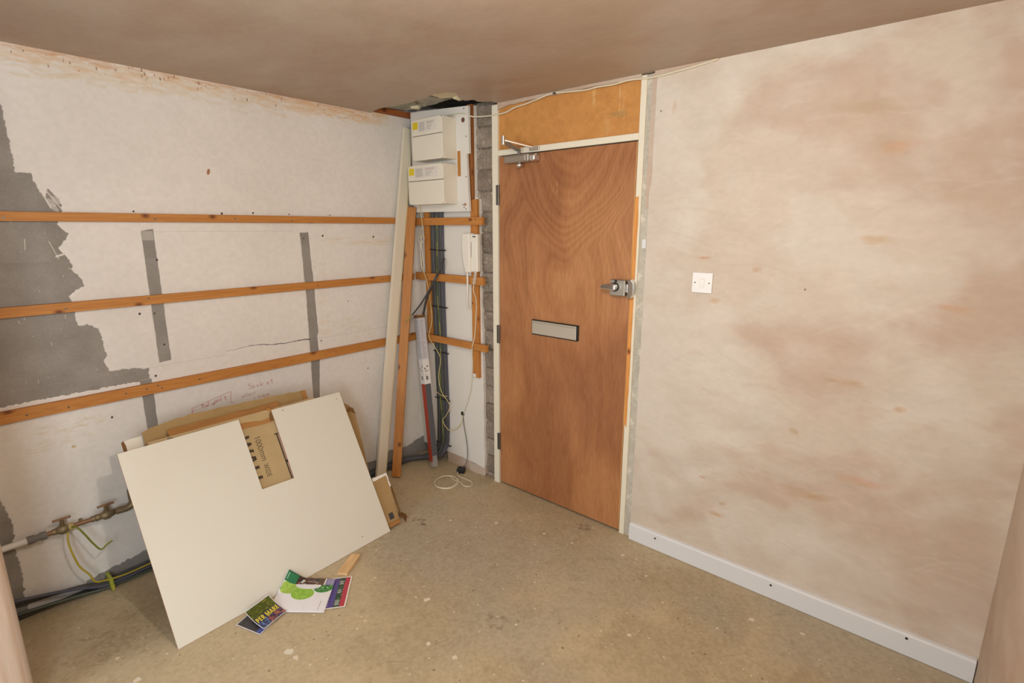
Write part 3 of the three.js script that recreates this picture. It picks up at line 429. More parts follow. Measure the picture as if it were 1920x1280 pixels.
// ---------------------------------------------------------------- cables
{
  const b = thing('cable_bundle', 'thick bundle of grey cables down the corner and along the floor', 'cables', [0.22, 0, 0.01]);
  const cols = [M.cableDark, M.cable, M.cableDark, M.cableGreen, M.cable, M.cableDark, M.cable, M.cableBlue];
  cols.forEach((m, i) => {
    const x = 0.171 + i * 0.0148, j = () => rr(-0.0012, 0.0012), fx = 0.012 + (i % 4) * 0.015, fy = 0.012 + (i >> 2) * 0.015, sp = i * 0.012;
    const pts = []; for (let y = 2.24; y > 0.3; y -= 0.18) pts.push([x + j() + 0.006 * Math.sin(y * 3 + 1), y, 0.0085]);
    pts.push([x, 0.2, 0.0095], [x - 0.004, 0.13, 0.011 + i * 0.001], [x - 0.02, 0.05 + fy * 0.6, 0.03 + i * 0.004], [mix(x, fx, 0.6), fy + 0.008, 0.07 + i * 0.006], [fx + 0.004, fy, 0.16 + i * 0.008]);
    for (let z = 0.3; z < 1.9; z += 0.2) pts.push([fx + rr(-0.003, 0.003), fy + rr(-0.002, 0.002), z]);
    pts.push([fx * 0.9, fy + sp * 0.35, 1.98], [fx * 0.75 + 0.004, fy + sp * 0.7, 2.08], [fx * 0.6 + 0.006, fy + sp, 2.19]);
    part(b, 'cable', tube(pts, 0.0068, 150, 8), m);
  });
  const ey = []; for (let y = 1.66; y > 0.1; y -= 0.13) ey.push([0.222 + 0.008 * Math.sin(y * 9), y, 0.019 - (Math.abs(y - 1.63) < 0.05 || Math.abs(y - 1.28) < 0.06 || Math.abs(y - 0.87) < 0.06 ? 0.002 : 0)]);
  part(b, 'earth_cable', tube(ey, 0.0022, 120, 6), M.earth, 'green and yellow earth wire');
  for (const y of [1.453, 1.087, 0.783, 0.455, 0.13]) part(b, 'cable_tie', rb(-0.075, 0.075, -0.004, 0.004, -0.0012, 0.0012, 0.0008, 1).rotateZ(rr(-0.08, 0.02)).translate(0.231, y, 0.0172), M.black);
  // cut ends hanging out of the bundle
  const c = thing('cut_cable', 'forked dark cable end hanging loose in front of the bundle', 'cable', [0.28, 1.03, 0.07]);
  part(c, 'cable_sheath', tube([[0.29, 1.40, 0.02], [0.30, 1.365, 0.05], [0.262, 1.285, 0.066], [0.215, 1.22, 0.07], [0.165, 1.13, 0.072], [0.135, 1.035, 0.075]], 0.0075), M.cableDark); part(c, 'cable_sheath', tube([[0.262, 1.285, 0.06], [0.222, 1.2, 0.095], [0.2, 1.115, 0.15], [0.184, 1.05, 0.21]], 0.0052), M.cableDark); part(c, 'bare_end', tube([[0.184, 1.05, 0.21], [0.174, 1.028, 0.235], [0.168, 1.014, 0.25]], 0.003, 12), M.earth, 'green yellow wire end');
  part(c, 'bare_end', cyl([0.252, 1.27, 0.068], [0.268, 1.293, 0.068], 0.0085), M.cable);
  // cream cable from the fuse box down to the hole in the wall
  const a = thing('cream_cable', 'thin cream cable looping down from the fuse box to a wall hole', 'cable', [0.15, 0.25, 0.05]);
  part(a, 'cord', tube([[0.118, 1.73, 0.06], [0.122, 1.675, 0.055], [0.128, 1.598, 0.052], [0.09, 1.53, 0.05], [0.135, 1.545, 0.052], [0.1, 1.5, 0.05], [0.112, 1.44, 0.048], [0.108, 1.35, 0.05], [0.145, 1.275, 0.052], [0.16, 1.235, 0.052], [0.155, 1.12, 0.03], [0.165, 0.99, 0.03], [0.152, 0.88, 0.048], [0.185, 0.815, 0.03], [0.235, 0.747, 0.028], [0.212, 0.6, 0.028], [0.24, 0.508, 0.028], [0.315, 0.43, 0.028], [0.27, 0.343, 0.028], [0.24, 0.31, 0.028], [0.3, 0.252, 0.028], [0.36, 0.27, 0.02], [0.41, 0.34, 0.01], [0.412, 0.385, 0.0]], 0.0026, 260), M.cordYellow);
  part(a, 'knot', tube([[0.1, 1.53, 0.05], [0.14, 1.55, 0.056], [0.15, 1.52, 0.06], [0.11, 1.49, 0.054], [0.085, 1.515, 0.05], [0.12, 1.54, 0.06], [0.125, 1.5, 0.06]], 0.0024, 60), M.wireWhite);
  part(a, 'spare_loop', tube([[0.1, 1.5, 0.052], [0.098, 1.42, 0.05], [0.108, 1.34, 0.052], [0.125, 1.33, 0.052], [0.118, 1.42, 0.05], [0.11, 1.5, 0.052]], 0.0028, 60), M.wireWhite); part(a, 'wrap', tube([[0.172, 0.505, 0.022], [0.2, 0.495, 0.029], [0.25, 0.485, 0.029], [0.285, 0.488, 0.022]], 0.0026), M.cordYellow);
  part(a, 'hole_rim', cyl([0.408, 0.388, -0.002], [0.408, 0.388, 0.0015], 0.016, 0.016, 9), M.black, 'dark hole in the plaster');
  // bell wire along the ceiling
  const w = thing('bell_wire', 'thin cream wire stapled along the top of the door wall', 'cable', [1.1, 2.2, 0.01]);
  part(w, 'wire', tube([[0.385, 2.228, 0.054], [0.47, 2.226, 0.054], [0.525, 2.219, 0.054], [0.575, 2.203, 0.03], [0.64, 2.2, 0.006], [0.711, 2.196, 0.008], [0.8, 2.2, 0.006], [0.86, 2.215, 0.006], [0.937, 2.222, 0.008], [1.03, 2.236, 0.009], [1.11, 2.247, 0.01], [1.2, 2.24, 0.008], [1.311, 2.233, 0.006], [1.36, 2.236, 0.006], [1.454, 2.233, 0.007], [1.53, 2.238, 0.007], [1.599, 2.234, 0.004], [1.66, 2.231, 0.006], [1.734, 2.234, 0.009], [1.82, 2.24, 0.009], [1.925, 2.252, 0.004]], 0.0038, 240), M.cord);
  part(w, 'staple', bx(1.115, 1.132, 2.241, 2.249, 0.0, 0.014), M.steelDark);
}

// ---------------------------------------------------------------- entry phone
{
  const t = thing('entry_phone', 'white wall handset with coiled cord on the upright batten', 'phone', [0.56, 1.33, 0.02]);
  part(t, 'base_plate', rb(0.553, 0.612, 1.335, 1.556, 0.021, 0.05, 0.006, 3), M.phone);
  part(t, 'handset', extr([[0.505, 1.553], [0.556, 1.555], [0.556, 1.337], [0.528, 1.335], [0.516, 1.37], [0.507, 1.42], [0.502, 1.48]], 0.034, 0.006).translate(0, 0, 0.026), M.phone);
  part(t, 'seam', bx(0.5625, 0.5645, 1.42, 1.51, 0.0495, 0.0506), M.cable); part(t, 'button', cyl([0.59, 1.5, 0.049], [0.59, 1.5, 0.0525], 0.007), M.plastic); part(t, 'button', cyl([0.59, 1.455, 0.049], [0.59, 1.455, 0.0525], 0.007), M.plastic); part(t, 'name_strip', bx(0.575, 0.6, 1.537, 1.545, 0.0495, 0.0505), M.cable);
  part(t, 'handset_cord', tube([[0.528, 1.34, 0.05], [0.534, 1.29, 0.056], [0.535, 1.22, 0.058], [0.522, 1.15, 0.05], [0.512, 1.1, 0.03]], 0.006), M.wireWhite);
  const coil = []; for (let i = 0; i <= 70; i++) { const k = i / 70, a = k * 6.283 * 7; coil.push([0.597 - 0.018 * k + 0.009 * Math.cos(a), 1.335 - 0.075 * k, 0.05 + 0.008 * Math.sin(a)]); } part(t, 'coiled_cord', tube(coil, 0.0026, 280, 6), M.wireWhite);
  part(t, 'line_wire', tube([[0.579, 1.26, 0.05], [0.574, 1.22, 0.047], [0.577, 1.17, 0.03], [0.572, 1.05, 0.028], [0.568, 0.93, 0.04], [0.556, 0.87, 0.048], [0.528, 0.75, 0.02], [0.49, 0.55, 0.012], [0.43, 0.41, 0.008], [0.414, 0.392, 0.0]], 0.0026, 130), M.cord);
}
{ // lead from the hole to the plug and the coil on the floor
  const t = thing('flex_lead', 'cream flex coiled on the floor with a black plug', 'cable', [0.48, 0, 0.15]);
  part(t, 'flex', tube([[0.412, 0.385, 0.0], [0.425, 0.32, 0.008], [0.45, 0.22, 0.012], [0.462, 0.13, 0.014], [0.462, 0.06, 0.03], [0.452, 0.034, 0.055]], 0.0024, 80), M.cable);
  part(t, 'plug', rb(-0.026, 0.026, -0.018, 0.018, -0.022, 0.022, 0.008, 3).rotateY(0.5).translate(0.445, 0.0185, 0.06), M.black, 'black plug');
  part(t, 'flex', tube([[0.462, 0.03, 0.068], [0.44, 0.012, 0.085], [0.47, 0.004, 0.11], [0.53, 0.0035, 0.11], [0.6, 0.0035, 0.115], [0.63, 0.0035, 0.16], [0.598, 0.0035, 0.18], [0.54, 0.0035, 0.162], [0.49, 0.0035, 0.165], [0.44, 0.0035, 0.15], [0.4, 0.004, 0.175], [0.402, 0.004, 0.24], [0.44, 0.004, 0.29], [0.5, 0.004, 0.3], [0.55, 0.004, 0.265], [0.55, 0.004, 0.2], [0.505, 0.0085, 0.155], [0.44, 0.0085, 0.148], [0.405, 0.0085, 0.2], [0.42, 0.0085, 0.27], [0.48, 0.0085, 0.302], [0.545, 0.0085, 0.27], [0.542, 0.0085, 0.19], [0.51, 0.0085, 0.15]], 0.003, 300), M.cord);
}

// ---------------------------------------------------------------- leaning planks and tube in the corner
function leaning(o, bottom, top, roll = 0) { // local +y runs from bottom to top, local +x stays level
  const B = new THREE.Vector3(...bottom), y = new THREE.Vector3(...top).sub(B).normalize(), x = new THREE.Vector3(Math.cos(roll), 0, Math.sin(roll)); x.addScaledVector(y, -x.dot(y)).normalize(); const z = new THREE.Vector3().crossVectors(x, y);
  o.position.copy(B); o.quaternion.setFromRotationMatrix(new THREE.Matrix4().makeBasis(x, y, z));
}
{
  const a = thing('cream_plank', 'long cream painted plank leaning in the corner beside the fuse boxes', 'plank'); // thin in x, wide in z
  leaning(a, [0.1, 0.004, 0.452], [0.0125, 2.22, 0.036]);
  local(a, 'timber', rb(-0.011, 0.011, 0, 2.235, -0.034, 0.037, 0.002), M.creamPlank); local(a, 'edge_stripe', bx(0.0108, 0.0114, 0.01, 2.23, -0.0335, -0.026), mat(0xd8c79c, 0.6), 'yellowed edge');
  const b = thing('brown_plank', 'brown timber plank leaning next to the cream one', 'plank');
  leaning(b, [0.175, 0.008, 0.385], [0.06, 1.614, 0.088], -0.75);
  local(b, 'timber', grain(rb(-0.028, 0.028, 0, 1.745, -0.012, 0.012, 0.002), 1), M.plank);
  const t = thing('tube_package', 'slim red and graphite carton with white label sleeve leaning in the corner', 'carton');
  leaning(t, [0.262, 0.012, 0.134], [0.108, 1.0, 0.086], 0.05);
  const L = 1.012, s = 0.021, turn = 1.48;
  local(t, 'carton', new THREE.BoxGeometry(2 * s, 0.5, 2 * s).rotateY(turn).translate(0, 0.33, 0), M.graphite, 'graphite carton');
  local(t, 'red_face', new THREE.BoxGeometry(2 * s, 0.54, 0.001).translate(0, 0.31, s + 0.0006).rotateY(turn - Math.PI / 2), M.red, 'red printed side');
  const lab = (() => { const [c, g] = canvas(128, 1024, (x, y) => { const k = (fbm(x / 20, y / 20, 3) - 0.5) * 20; return [206 + k, 203 + k, 206 + k]; }); g.fillStyle = '#e6e2dc'; g.fillRect(0, 640, 128, 384); g.fillStyle = 'rgba(110,106,112,0.5)'; for (let i = 0; i < 54; i++) g.fillRect(14, 30 + i * 11, rr(40, 100), 4); g.fillStyle = 'rgba(60,56,56,0.75)'; for (const [x, y, w, h] of [[70, 740, 30, 22], [20, 770, 26, 26], [20, 810, 80, 8], [20, 830, 60, 6], [40, 900, 40, 60], [24, 870, 20, 12]]) g.fillRect(x, y, w, h); return mat(0xffffff, 0.5, { map: tex(c) }); })();
  { const g = new THREE.BoxGeometry(2 * s + 0.006, L - 0.57, 2 * s + 0.006).rotateY(turn).translate(0, 0.57 + (L - 0.57) / 2, 0); local(t, 'label_sleeve', g, lab, 'white printed label sleeve'); }
  local(t, 'end_cap', new THREE.BoxGeometry(2 * s + 0.012, 0.018, 2 * s + 0.012).rotateY(turn).translate(0, L + 0.008, 0), M.cardDark, 'brown end cap');
  local(t, 'clear_end', new RoundedBoxGeometry(2 * s - 0.002, 0.085, 2 * s - 0.002, 2, 0.006).rotateY(turn).translate(0, 0.0425, 0), M.clearPlastic, 'crumpled clear plastic end');
}

// ---------------------------------------------------------------- light switch
{
  const t = thing('light_switch', 'white square light switch on the pink plaster', 'switch', [1.93, 1.315, 0]);
  part(t, 'plate', rb(1.887, 1.975, 1.315, 1.403, 0.0, 0.009, 0.003, 3), M.switchWhite); part(t, 'rocker', rb(1.924, 1.94, 1.343, 1.375, 0.007, 0.0115, 0.0015), M.switchWhite); part(t, 'rocker_surround', rb(1.921, 1.943, 1.34, 1.378, 0.008, 0.0096, 0.0005, 1), M.plastic);
  for (const x of [1.9, 1.962]) part(t, 'screw_head', cyl([x, 1.359, 0.0085], [x, 1.359, 0.0098], 0.0032), M.steelDark);
}

// ---------------------------------------------------------------- the leaning board and cartons behind it
const EB = new THREE.Vector3(-0.0329, 0, -0.99946), UB = new THREE.Vector3(-0.48073, 0.87673, 0.01582), NB = new THREE.Vector3().crossVectors(EB, UB);
const inBoard = (o) => { o.position.set(0.6823, 0.002, 1.8053); o.quaternion.setFromRotationMatrix(new THREE.Matrix4().makeBasis(EB, UB, NB)); };
{
  const t = thing('white_board', 'large cream white board with a notch cut from its top edge', 'board'); inBoard(t);
  const s = new THREE.Shape([[0, 0], [1.0205, 0], [1.0205, 0.802], [0.637, 0.806], [0.634, 0.452], [0.477, 0.457], [0.478, 0.803], [0, 0.8]].map((p) => new THREE.Vector2(...p)));
  local(t, 'sheet', new THREE.ExtrudeGeometry(s, { depth: 0.0055, bevelEnabled: false }).translate(0, 0, -0.006), M.board); local(t, 'core_edge', new THREE.ExtrudeGeometry(s, { depth: 0.003, bevelEnabled: true, bevelSize: 0.0006, bevelThickness: 0.0002, bevelSegments: 1 }).translate(0, 0, -0.0045), M.boardEdge, 'reddish brown raw edge');
  for (const [x, y] of [[0.69, 0.79], [0.99, 0.77], [0.86, 0.045]]) local(t, 'mark', new THREE.CircleGeometry(0.003, 8).translate(x, y, -0.0002), M.cardDark);

  const cartonFace = (() => {
    const [c, g] = canvas(900, 1000, (x, y) => { const k = (fbm(x / 120, y / 120, 3) - 0.5) * 18 + (fbm(x / 50, y / 1.6, 2) - 0.5) * 10; return [180 + k, 155 + k, 112 + k]; });
    const X = (s2) => (s2 - 0.11) / 0.765 * 900, Y = (t2) => (0.86 - t2) / 0.82 * 1000, px = 900 / 0.765;
    g.fillStyle = '#463a2b'; g.textBaseline = 'alphabetic';
    g.save(); g.translate(X(0.523), Y(0.705)); g.rotate(Math.PI / 2); g.font = `${0.036 * px}px sans-serif`; g.fillText('1000mm', 0, 0, 0.13 * px); g.font = `${0.031 * px}px sans-serif`; g.fillText('WIDE', 0.146 * px, 0, 0.066 * px); g.restore();
    g.save(); g.translate(X(0.421), Y(0.72)); g.rotate(Math.PI / 2); g.font = `bold ${0.115 * px}px sans-serif`; g.fillText('WALL', 0, 0, 0.25 * px); g.restore();
    g.fillStyle = '#3b3029'; g.fillRect(X(0.626), Y(0.685), 0.006 * px, 0.24 * px); g.fillStyle = '#b98e78'; g.fillRect(X(0.633), Y(0.68), 0.006 * px, 0.235 * px); g.fillStyle = '#3b3029'; g.fillRect(X(0.64), Y(0.685), 0.003 * px, 0.24 * px); g.fillRect(X(0.618), Y(0.69), 0.02 * px, 0.006 * px); g.fillRect(X(0.63), Y(0.55), 0.012 * px, 0.014 * px);
    g.strokeStyle = '#3b3029'; g.lineWidth = 4; for (const [a, b, c2, d] of [[0.17, 0.83, 0.2, 0.84], [0.17, 0.815, 0.2, 0.825], [0.185, 0.81, 0.195, 0.79], [0.19, 0.81, 0.215, 0.8]]) { g.beginPath(); g.moveTo(X(a), Y(b)); g.lineTo(X(c2), Y(d)); g.stroke(); }
    return mat(0xffffff, 0.9, { map: tex(c) });
  })();
  const a = thing('cardboard_carton', 'flat brown carton printed 1000mm WIDE behind the notched white board', 'carton'); inBoard(a);
  const wave = (g, amp, k) => { const p = g.attributes.position; for (let i = 0; i < p.count; i++) p.setZ(i, p.getZ(i) + amp * (vn(p.getX(i) * k, p.getY(i) * k) - 0.5)); g.computeVertexNormals(); return g; };
  local(a, 'carton_body', new RoundedBoxGeometry(0.765, 0.76, 0.07, 2, 0.006).translate(0.4925, 0.435, -0.058), M.cardboard);
  local(a, 'printed_face', setUV(wave(new THREE.BoxGeometry(0.76, 0.77, 0.003, 20, 20, 1), 0.003, 9).translate(0.4925, 0.43, -0.0155), (x, y) => [(x - 0.11) / 0.765, (y - 0.04) / 0.82]), cartonFace, 'printed front face');
  const flap = (pts, d, z, m, nm, lab2) => local(a, nm, setUV(wave(extr(ragged(pts, 0.03, 0.003), d), 0.002, 12).translate(0, 0, z), (x, y) => [x * 1.6, y * 1.6]), m, lab2);
  flap([[0.115, 0.80], [0.118, 0.872], [0.2, 0.888], [0.32, 0.9], [0.5, 0.892], [0.7, 0.886], [0.865, 0.876], [0.87, 0.80]], 0.004, -0.075, M.cardboard, 'rear_flap');
  flap([[0.845, 0.79], [0.848, 0.874], [0.872, 0.872], [0.874, 0.79]], 0.004, -0.066, M.cardBrown, 'flap_edge');
  { // turned-in front flap: folds forward and down from the top edge
    const g = new THREE.PlaneGeometry(0.5, 0.13, 24, 8); const p = g.attributes.position;
    for (let i = 0; i < p.count; i++) { const x = p.getX(i) + 0.45, v = (p.getY(i) + 0.065) / 0.13; p.setXYZ(i, x, 0.752 + v * 0.098 + 0.008 * (vn(x * 14, 3) - 0.5), -0.0095 - 0.045 * v * v + 0.006 * (vn(x * 22, v * 3) - 0.5)); }
    g.computeVertexNormals(); const m = M.cardBrown.clone(); m.side = THREE.DoubleSide; local(a, 'front_flap', g, m, 'browner folded flap');
  }
  { const g = new THREE.CylinderGeometry(0.012, 0.014, 0.08, 9).rotateZ(1.0).translate(0.655, 0.8, -0.02); local(a, 'torn_roll', g, M.cardBrown, 'curled torn strip'); }
  flap([[0.62, 0.755], [0.625, 0.79], [0.634, 0.80], [0.636, 0.755]], 0.006, -0.011, M.cardDark, 'torn_edge');

  const b = thing('cardboard_carton', 'plain brown carton with torn top corner beside the white board', 'carton'); inBoard(b);
  { const g = extr(ragged([[0.35, 0.115], [1.04, 0.115], [1.075, 0.3], [1.088, 0.37], [1.126, 0.655], [1.13, 0.68], [1.112, 0.7], [1.108, 0.725], [1.09, 0.742], [1.07, 0.755], [0.35, 0.77]], 0.025, 0.002), 0.11, 0.002).translate(0, 0, -0.212); local(b, 'carton_body', metric(g, 0.6), M.cardboard);
    local(b, 'torn_corner', metric(extr(ragged([[1.075, 0.7], [1.112, 0.69], [1.132, 0.672], [1.126, 0.7], [1.108, 0.72]], 0.01, 0.004), 0.006).translate(0, 0, -0.102), 0.6), M.cardDark, 'dark torn corner'); }
  const c = thing('cardboard_carton', 'short brown carton with white torn edge at the foot of the white board', 'carton'); inBoard(c);
  { local(c, 'carton_body', metric(extr(ragged([[0.89, 0.022], [1.085, 0.022], [1.1, 0.026], [1.118, 0.22], [1.12, 0.285], [0.89, 0.29]], 0.04, 0.001), 0.022, 0.002).translate(0, 0, -0.034), 0.6), M.cardboard); local(c, 'white_edge', extr(ragged([[1.03, 0.277], [1.118, 0.279], [1.117, 0.215], [1.124, 0.215], [1.125, 0.293], [1.03, 0.295]], 0.012, 0.002), 0.001).translate(0, 0, -0.0095), M.plastic, 'white torn paper edge'); local(c, 'print_block', bx(1.05, 1.078, 0.05, 0.085, -0.0104, -0.0095), M.cableDark, 'dark printed block'); local(c, 'bottom_flap', metric(bx(1.03, 1.102, 0.014, 0.034, -0.012, -0.004), 0.6), M.cardBrown); }
  local(c, 'torn_strip', metric(extr(ragged([[1.128, 0.03], [1.134, 0.03], [1.142, 0.2], [1.138, 0.235], [1.133, 0.19]], 0.02, 0.0015), 0.003).translate(0, 0, -0.03), 0.6), M.cardDark, 'torn brown strip');
  const sc = thing('cardboard_scrap', 'dark torn scrap of cardboard on the floor beside the short carton', 'scrap', [0.6, 0, 0.66]);
  part(sc, 'scrap', metric(extr(ragged([[0.53, -0.64], [0.555, -0.655], [0.6, -0.66], [0.64, -0.675], [0.61, -0.645], [0.575, -0.625]], 0.012, 0.004), 0.004).rotateX(-Math.PI / 2).translate(0, 0.001, 0), 0.4), M.cardDark);
  const p = thing('pale_card_sheet', 'pale sheet of card poking out left of the brown carton', 'card'); inBoard(p);
  local(p, 'sheet', extr(ragged([[0.052, 0.25], [0.05, 0.856], [0.07, 0.862], [0.3, 0.864], [0.3, 0.25]], 0.05, 0.001), 0.003).translate(0, 0, -0.1005), M.plasticCream); local(p, 'brown_edge', extr([[0.046, 0.5], [0.044, 0.855], [0.052, 0.862], [0.056, 0.84], [0.055, 0.5]], 0.006).translate(0, 0, -0.1), M.cardDark, 'brown edge');
}

// ---------------------------------------------------------------- water pipe with stop valves, earth wires
{
  const t = thing('water_pipe', 'old copper pipe with two stop valves on the white wall', 'pipe', [0.04, 0.345, 1.95]);
  const x = 0.04, y = 0.347, P = (z) => [x, y, z];
  part(t, 'plastic_pipe', cyl(P(2.199), P(2.105), 0.013), M.pipeWhite, 'white plastic end'); part(t, 'copper_pipe', cyl(P(2.11), P(1.73), 0.0095), M.copper);
  for (const [z0, z1, r] of [[2.108, 2.085, 0.018], [2.085, 2.068, 0.0145], [2.068, 2.048, 0.018], [2.03, 2.018, 0.0135], [1.975, 1.962, 0.014], [1.9, 1.888, 0.0135], [1.885, 1.872, 0.0155], [1.81, 1.796, 0.0155]]) part(t, 'coupling', cyl(P(z0), P(z1), r, r, 8), z0 > 2.04 ? M.pipeGrey : M.brass);
  const valve = (z) => { const v = part(t, 'stop_valve', new THREE.LatheGeometry([[0, -0.03], [0.012, -0.03], [0.014, -0.018], [0.021, -0.008], [0.021, 0.008], [0.014, 0.018], [0.012, 0.03], [0, 0.03]].map((q) => new THREE.Vector2(...q)), 16).rotateX(Math.PI / 2).translate(x, y, z), M.brass, 'tarnished brass stop valve');
    part(v, 'valve_stem', cyl([x, y + 0.012, z], [x + 0.012, y + 0.05, z], 0.01, 0.006), M.brass); part(v, 'tee_handle', cyl([x + 0.013, y + 0.052, z - 0.03], [x + 0.013, y + 0.052, z + 0.03], 0.005), M.copper); };
  valve(1.995); valve(1.845);
  part(t, 'elbow', tube([[x, y, 1.80], [x, y, 1.765], [x, y + 0.012, 1.748], [x, y + 0.05, 1.742]], 0.0155, 20, 12), M.brass); part(t, 'pipe_riser', cyl([x, y + 0.04, 1.742], [x, y + 0.08, 1.742], 0.018), M.brass);
  part(t, 'pipe_clip', rb(0.0, x, y - 0.006, y + 0.006, 1.925, 1.937, 0.002, 1), M.brass);
  const e = thing('earth_wire', 'green and yellow earth wire clamped to the pipe and taped to the floor cables', 'cable', [0.06, 0.06, 1.9]);
  const mm = M.earthOld;
  part(e, 'wire', tube([[0.058, 0.335, 1.985], [0.07, 0.3, 1.99], [0.075, 0.24, 1.985], [0.08, 0.17, 1.97], [0.082, 0.12, 1.945], [0.08, 0.075, 1.93], [0.076, 0.062, 1.9], [0.072, 0.052, 1.86], [0.075, 0.05, 1.8], [0.076, 0.055, 1.7], [0.074, 0.05, 1.5], [0.07, 0.045, 1.2]], 0.0036, 160), mm);
  part(e, 'wire', tube([[0.055, 0.352, 1.968], [0.075, 0.35, 1.955], [0.085, 0.31, 1.935], [0.09, 0.26, 1.915], [0.1, 0.225, 1.893], [0.095, 0.235, 1.872], [0.09, 0.242, 1.85]], 0.0036, 90), mm);
  part(e, 'clamp', cyl([0.04, 0.347, 1.962], [0.04, 0.347, 1.978], 0.0165, 0.0165, 12), mat(0xb6a060, 0.5)); part(e, 'tape', rb(0.004, 0.083, 0.006, 0.058, 1.868, 1.884, 0.006, 2), mat(0x9aa038, 0.5), 'green yellow tape'); part(e, 'tape_tail', rb(0.083, 0.09, 0.004, 0.03, 1.869, 1.882, 0.002, 1), mat(0xaaa63c, 0.5));
}

// ---------------------------------------------------------------- papers and offcut on the floor
function paper(t, name, o, U, V, nu, nv, th, fn, m) { // sheet spanned by U, V from corner o; fn bends it
  const top = [], uv = [], idx = [];
  for (let j = 0; j <= nv; j++) for (let i = 0; i <= nu; i++) { const a = i / nu, b = j / nv, q = [o[0] + U[0] * a + V[0] * b, o[1], o[2] + U[1] * a + V[1] * b]; top.push(fn ? fn(q, a, b) : q); uv.push(a, b); }
  const n = top.length, pos = [...top.flat(), ...top.map((q) => [q[0], q[1] - th, q[2]]).flat()];
  for (let j = 0; j < nv; j++) for (let i = 0; i < nu; i++) { const k = j * (nu + 1) + i; idx.push(k, k + 1, k + nu + 1, k + 1, k + nu + 2, k + nu + 1, n + k, n + k + nu + 1, n + k + 1, n + k + 1, n + k + nu + 1, n + k + nu + 2); }
  const rim = []; for (let i = 0; i <= nu; i++) rim.push(i); for (let j = 1; j <= nv; j++) rim.push(j * (nu + 1) + nu); for (let i = nu - 1; i >= 0; i--) rim.push(nv * (nu + 1) + i); for (let j = nv - 1; j >= 0; j--) rim.push(j * (nu + 1));
  for (let i = 0; i < rim.length - 1; i++) idx.push(rim[i], n + rim[i], rim[i + 1], rim[i + 1], n + rim[i], n + rim[i + 1]);
  const g = new THREE.BufferGeometry(); g.setAttribute('position', new THREE.Float32BufferAttribute(pos, 3)); g.setAttribute('uv', new THREE.Float32BufferAttribute([...uv, ...uv], 2)); g.setIndex(idx); g.computeVertexNormals(); m.side = THREE.DoubleSide; return part(t, name, g, m);
}
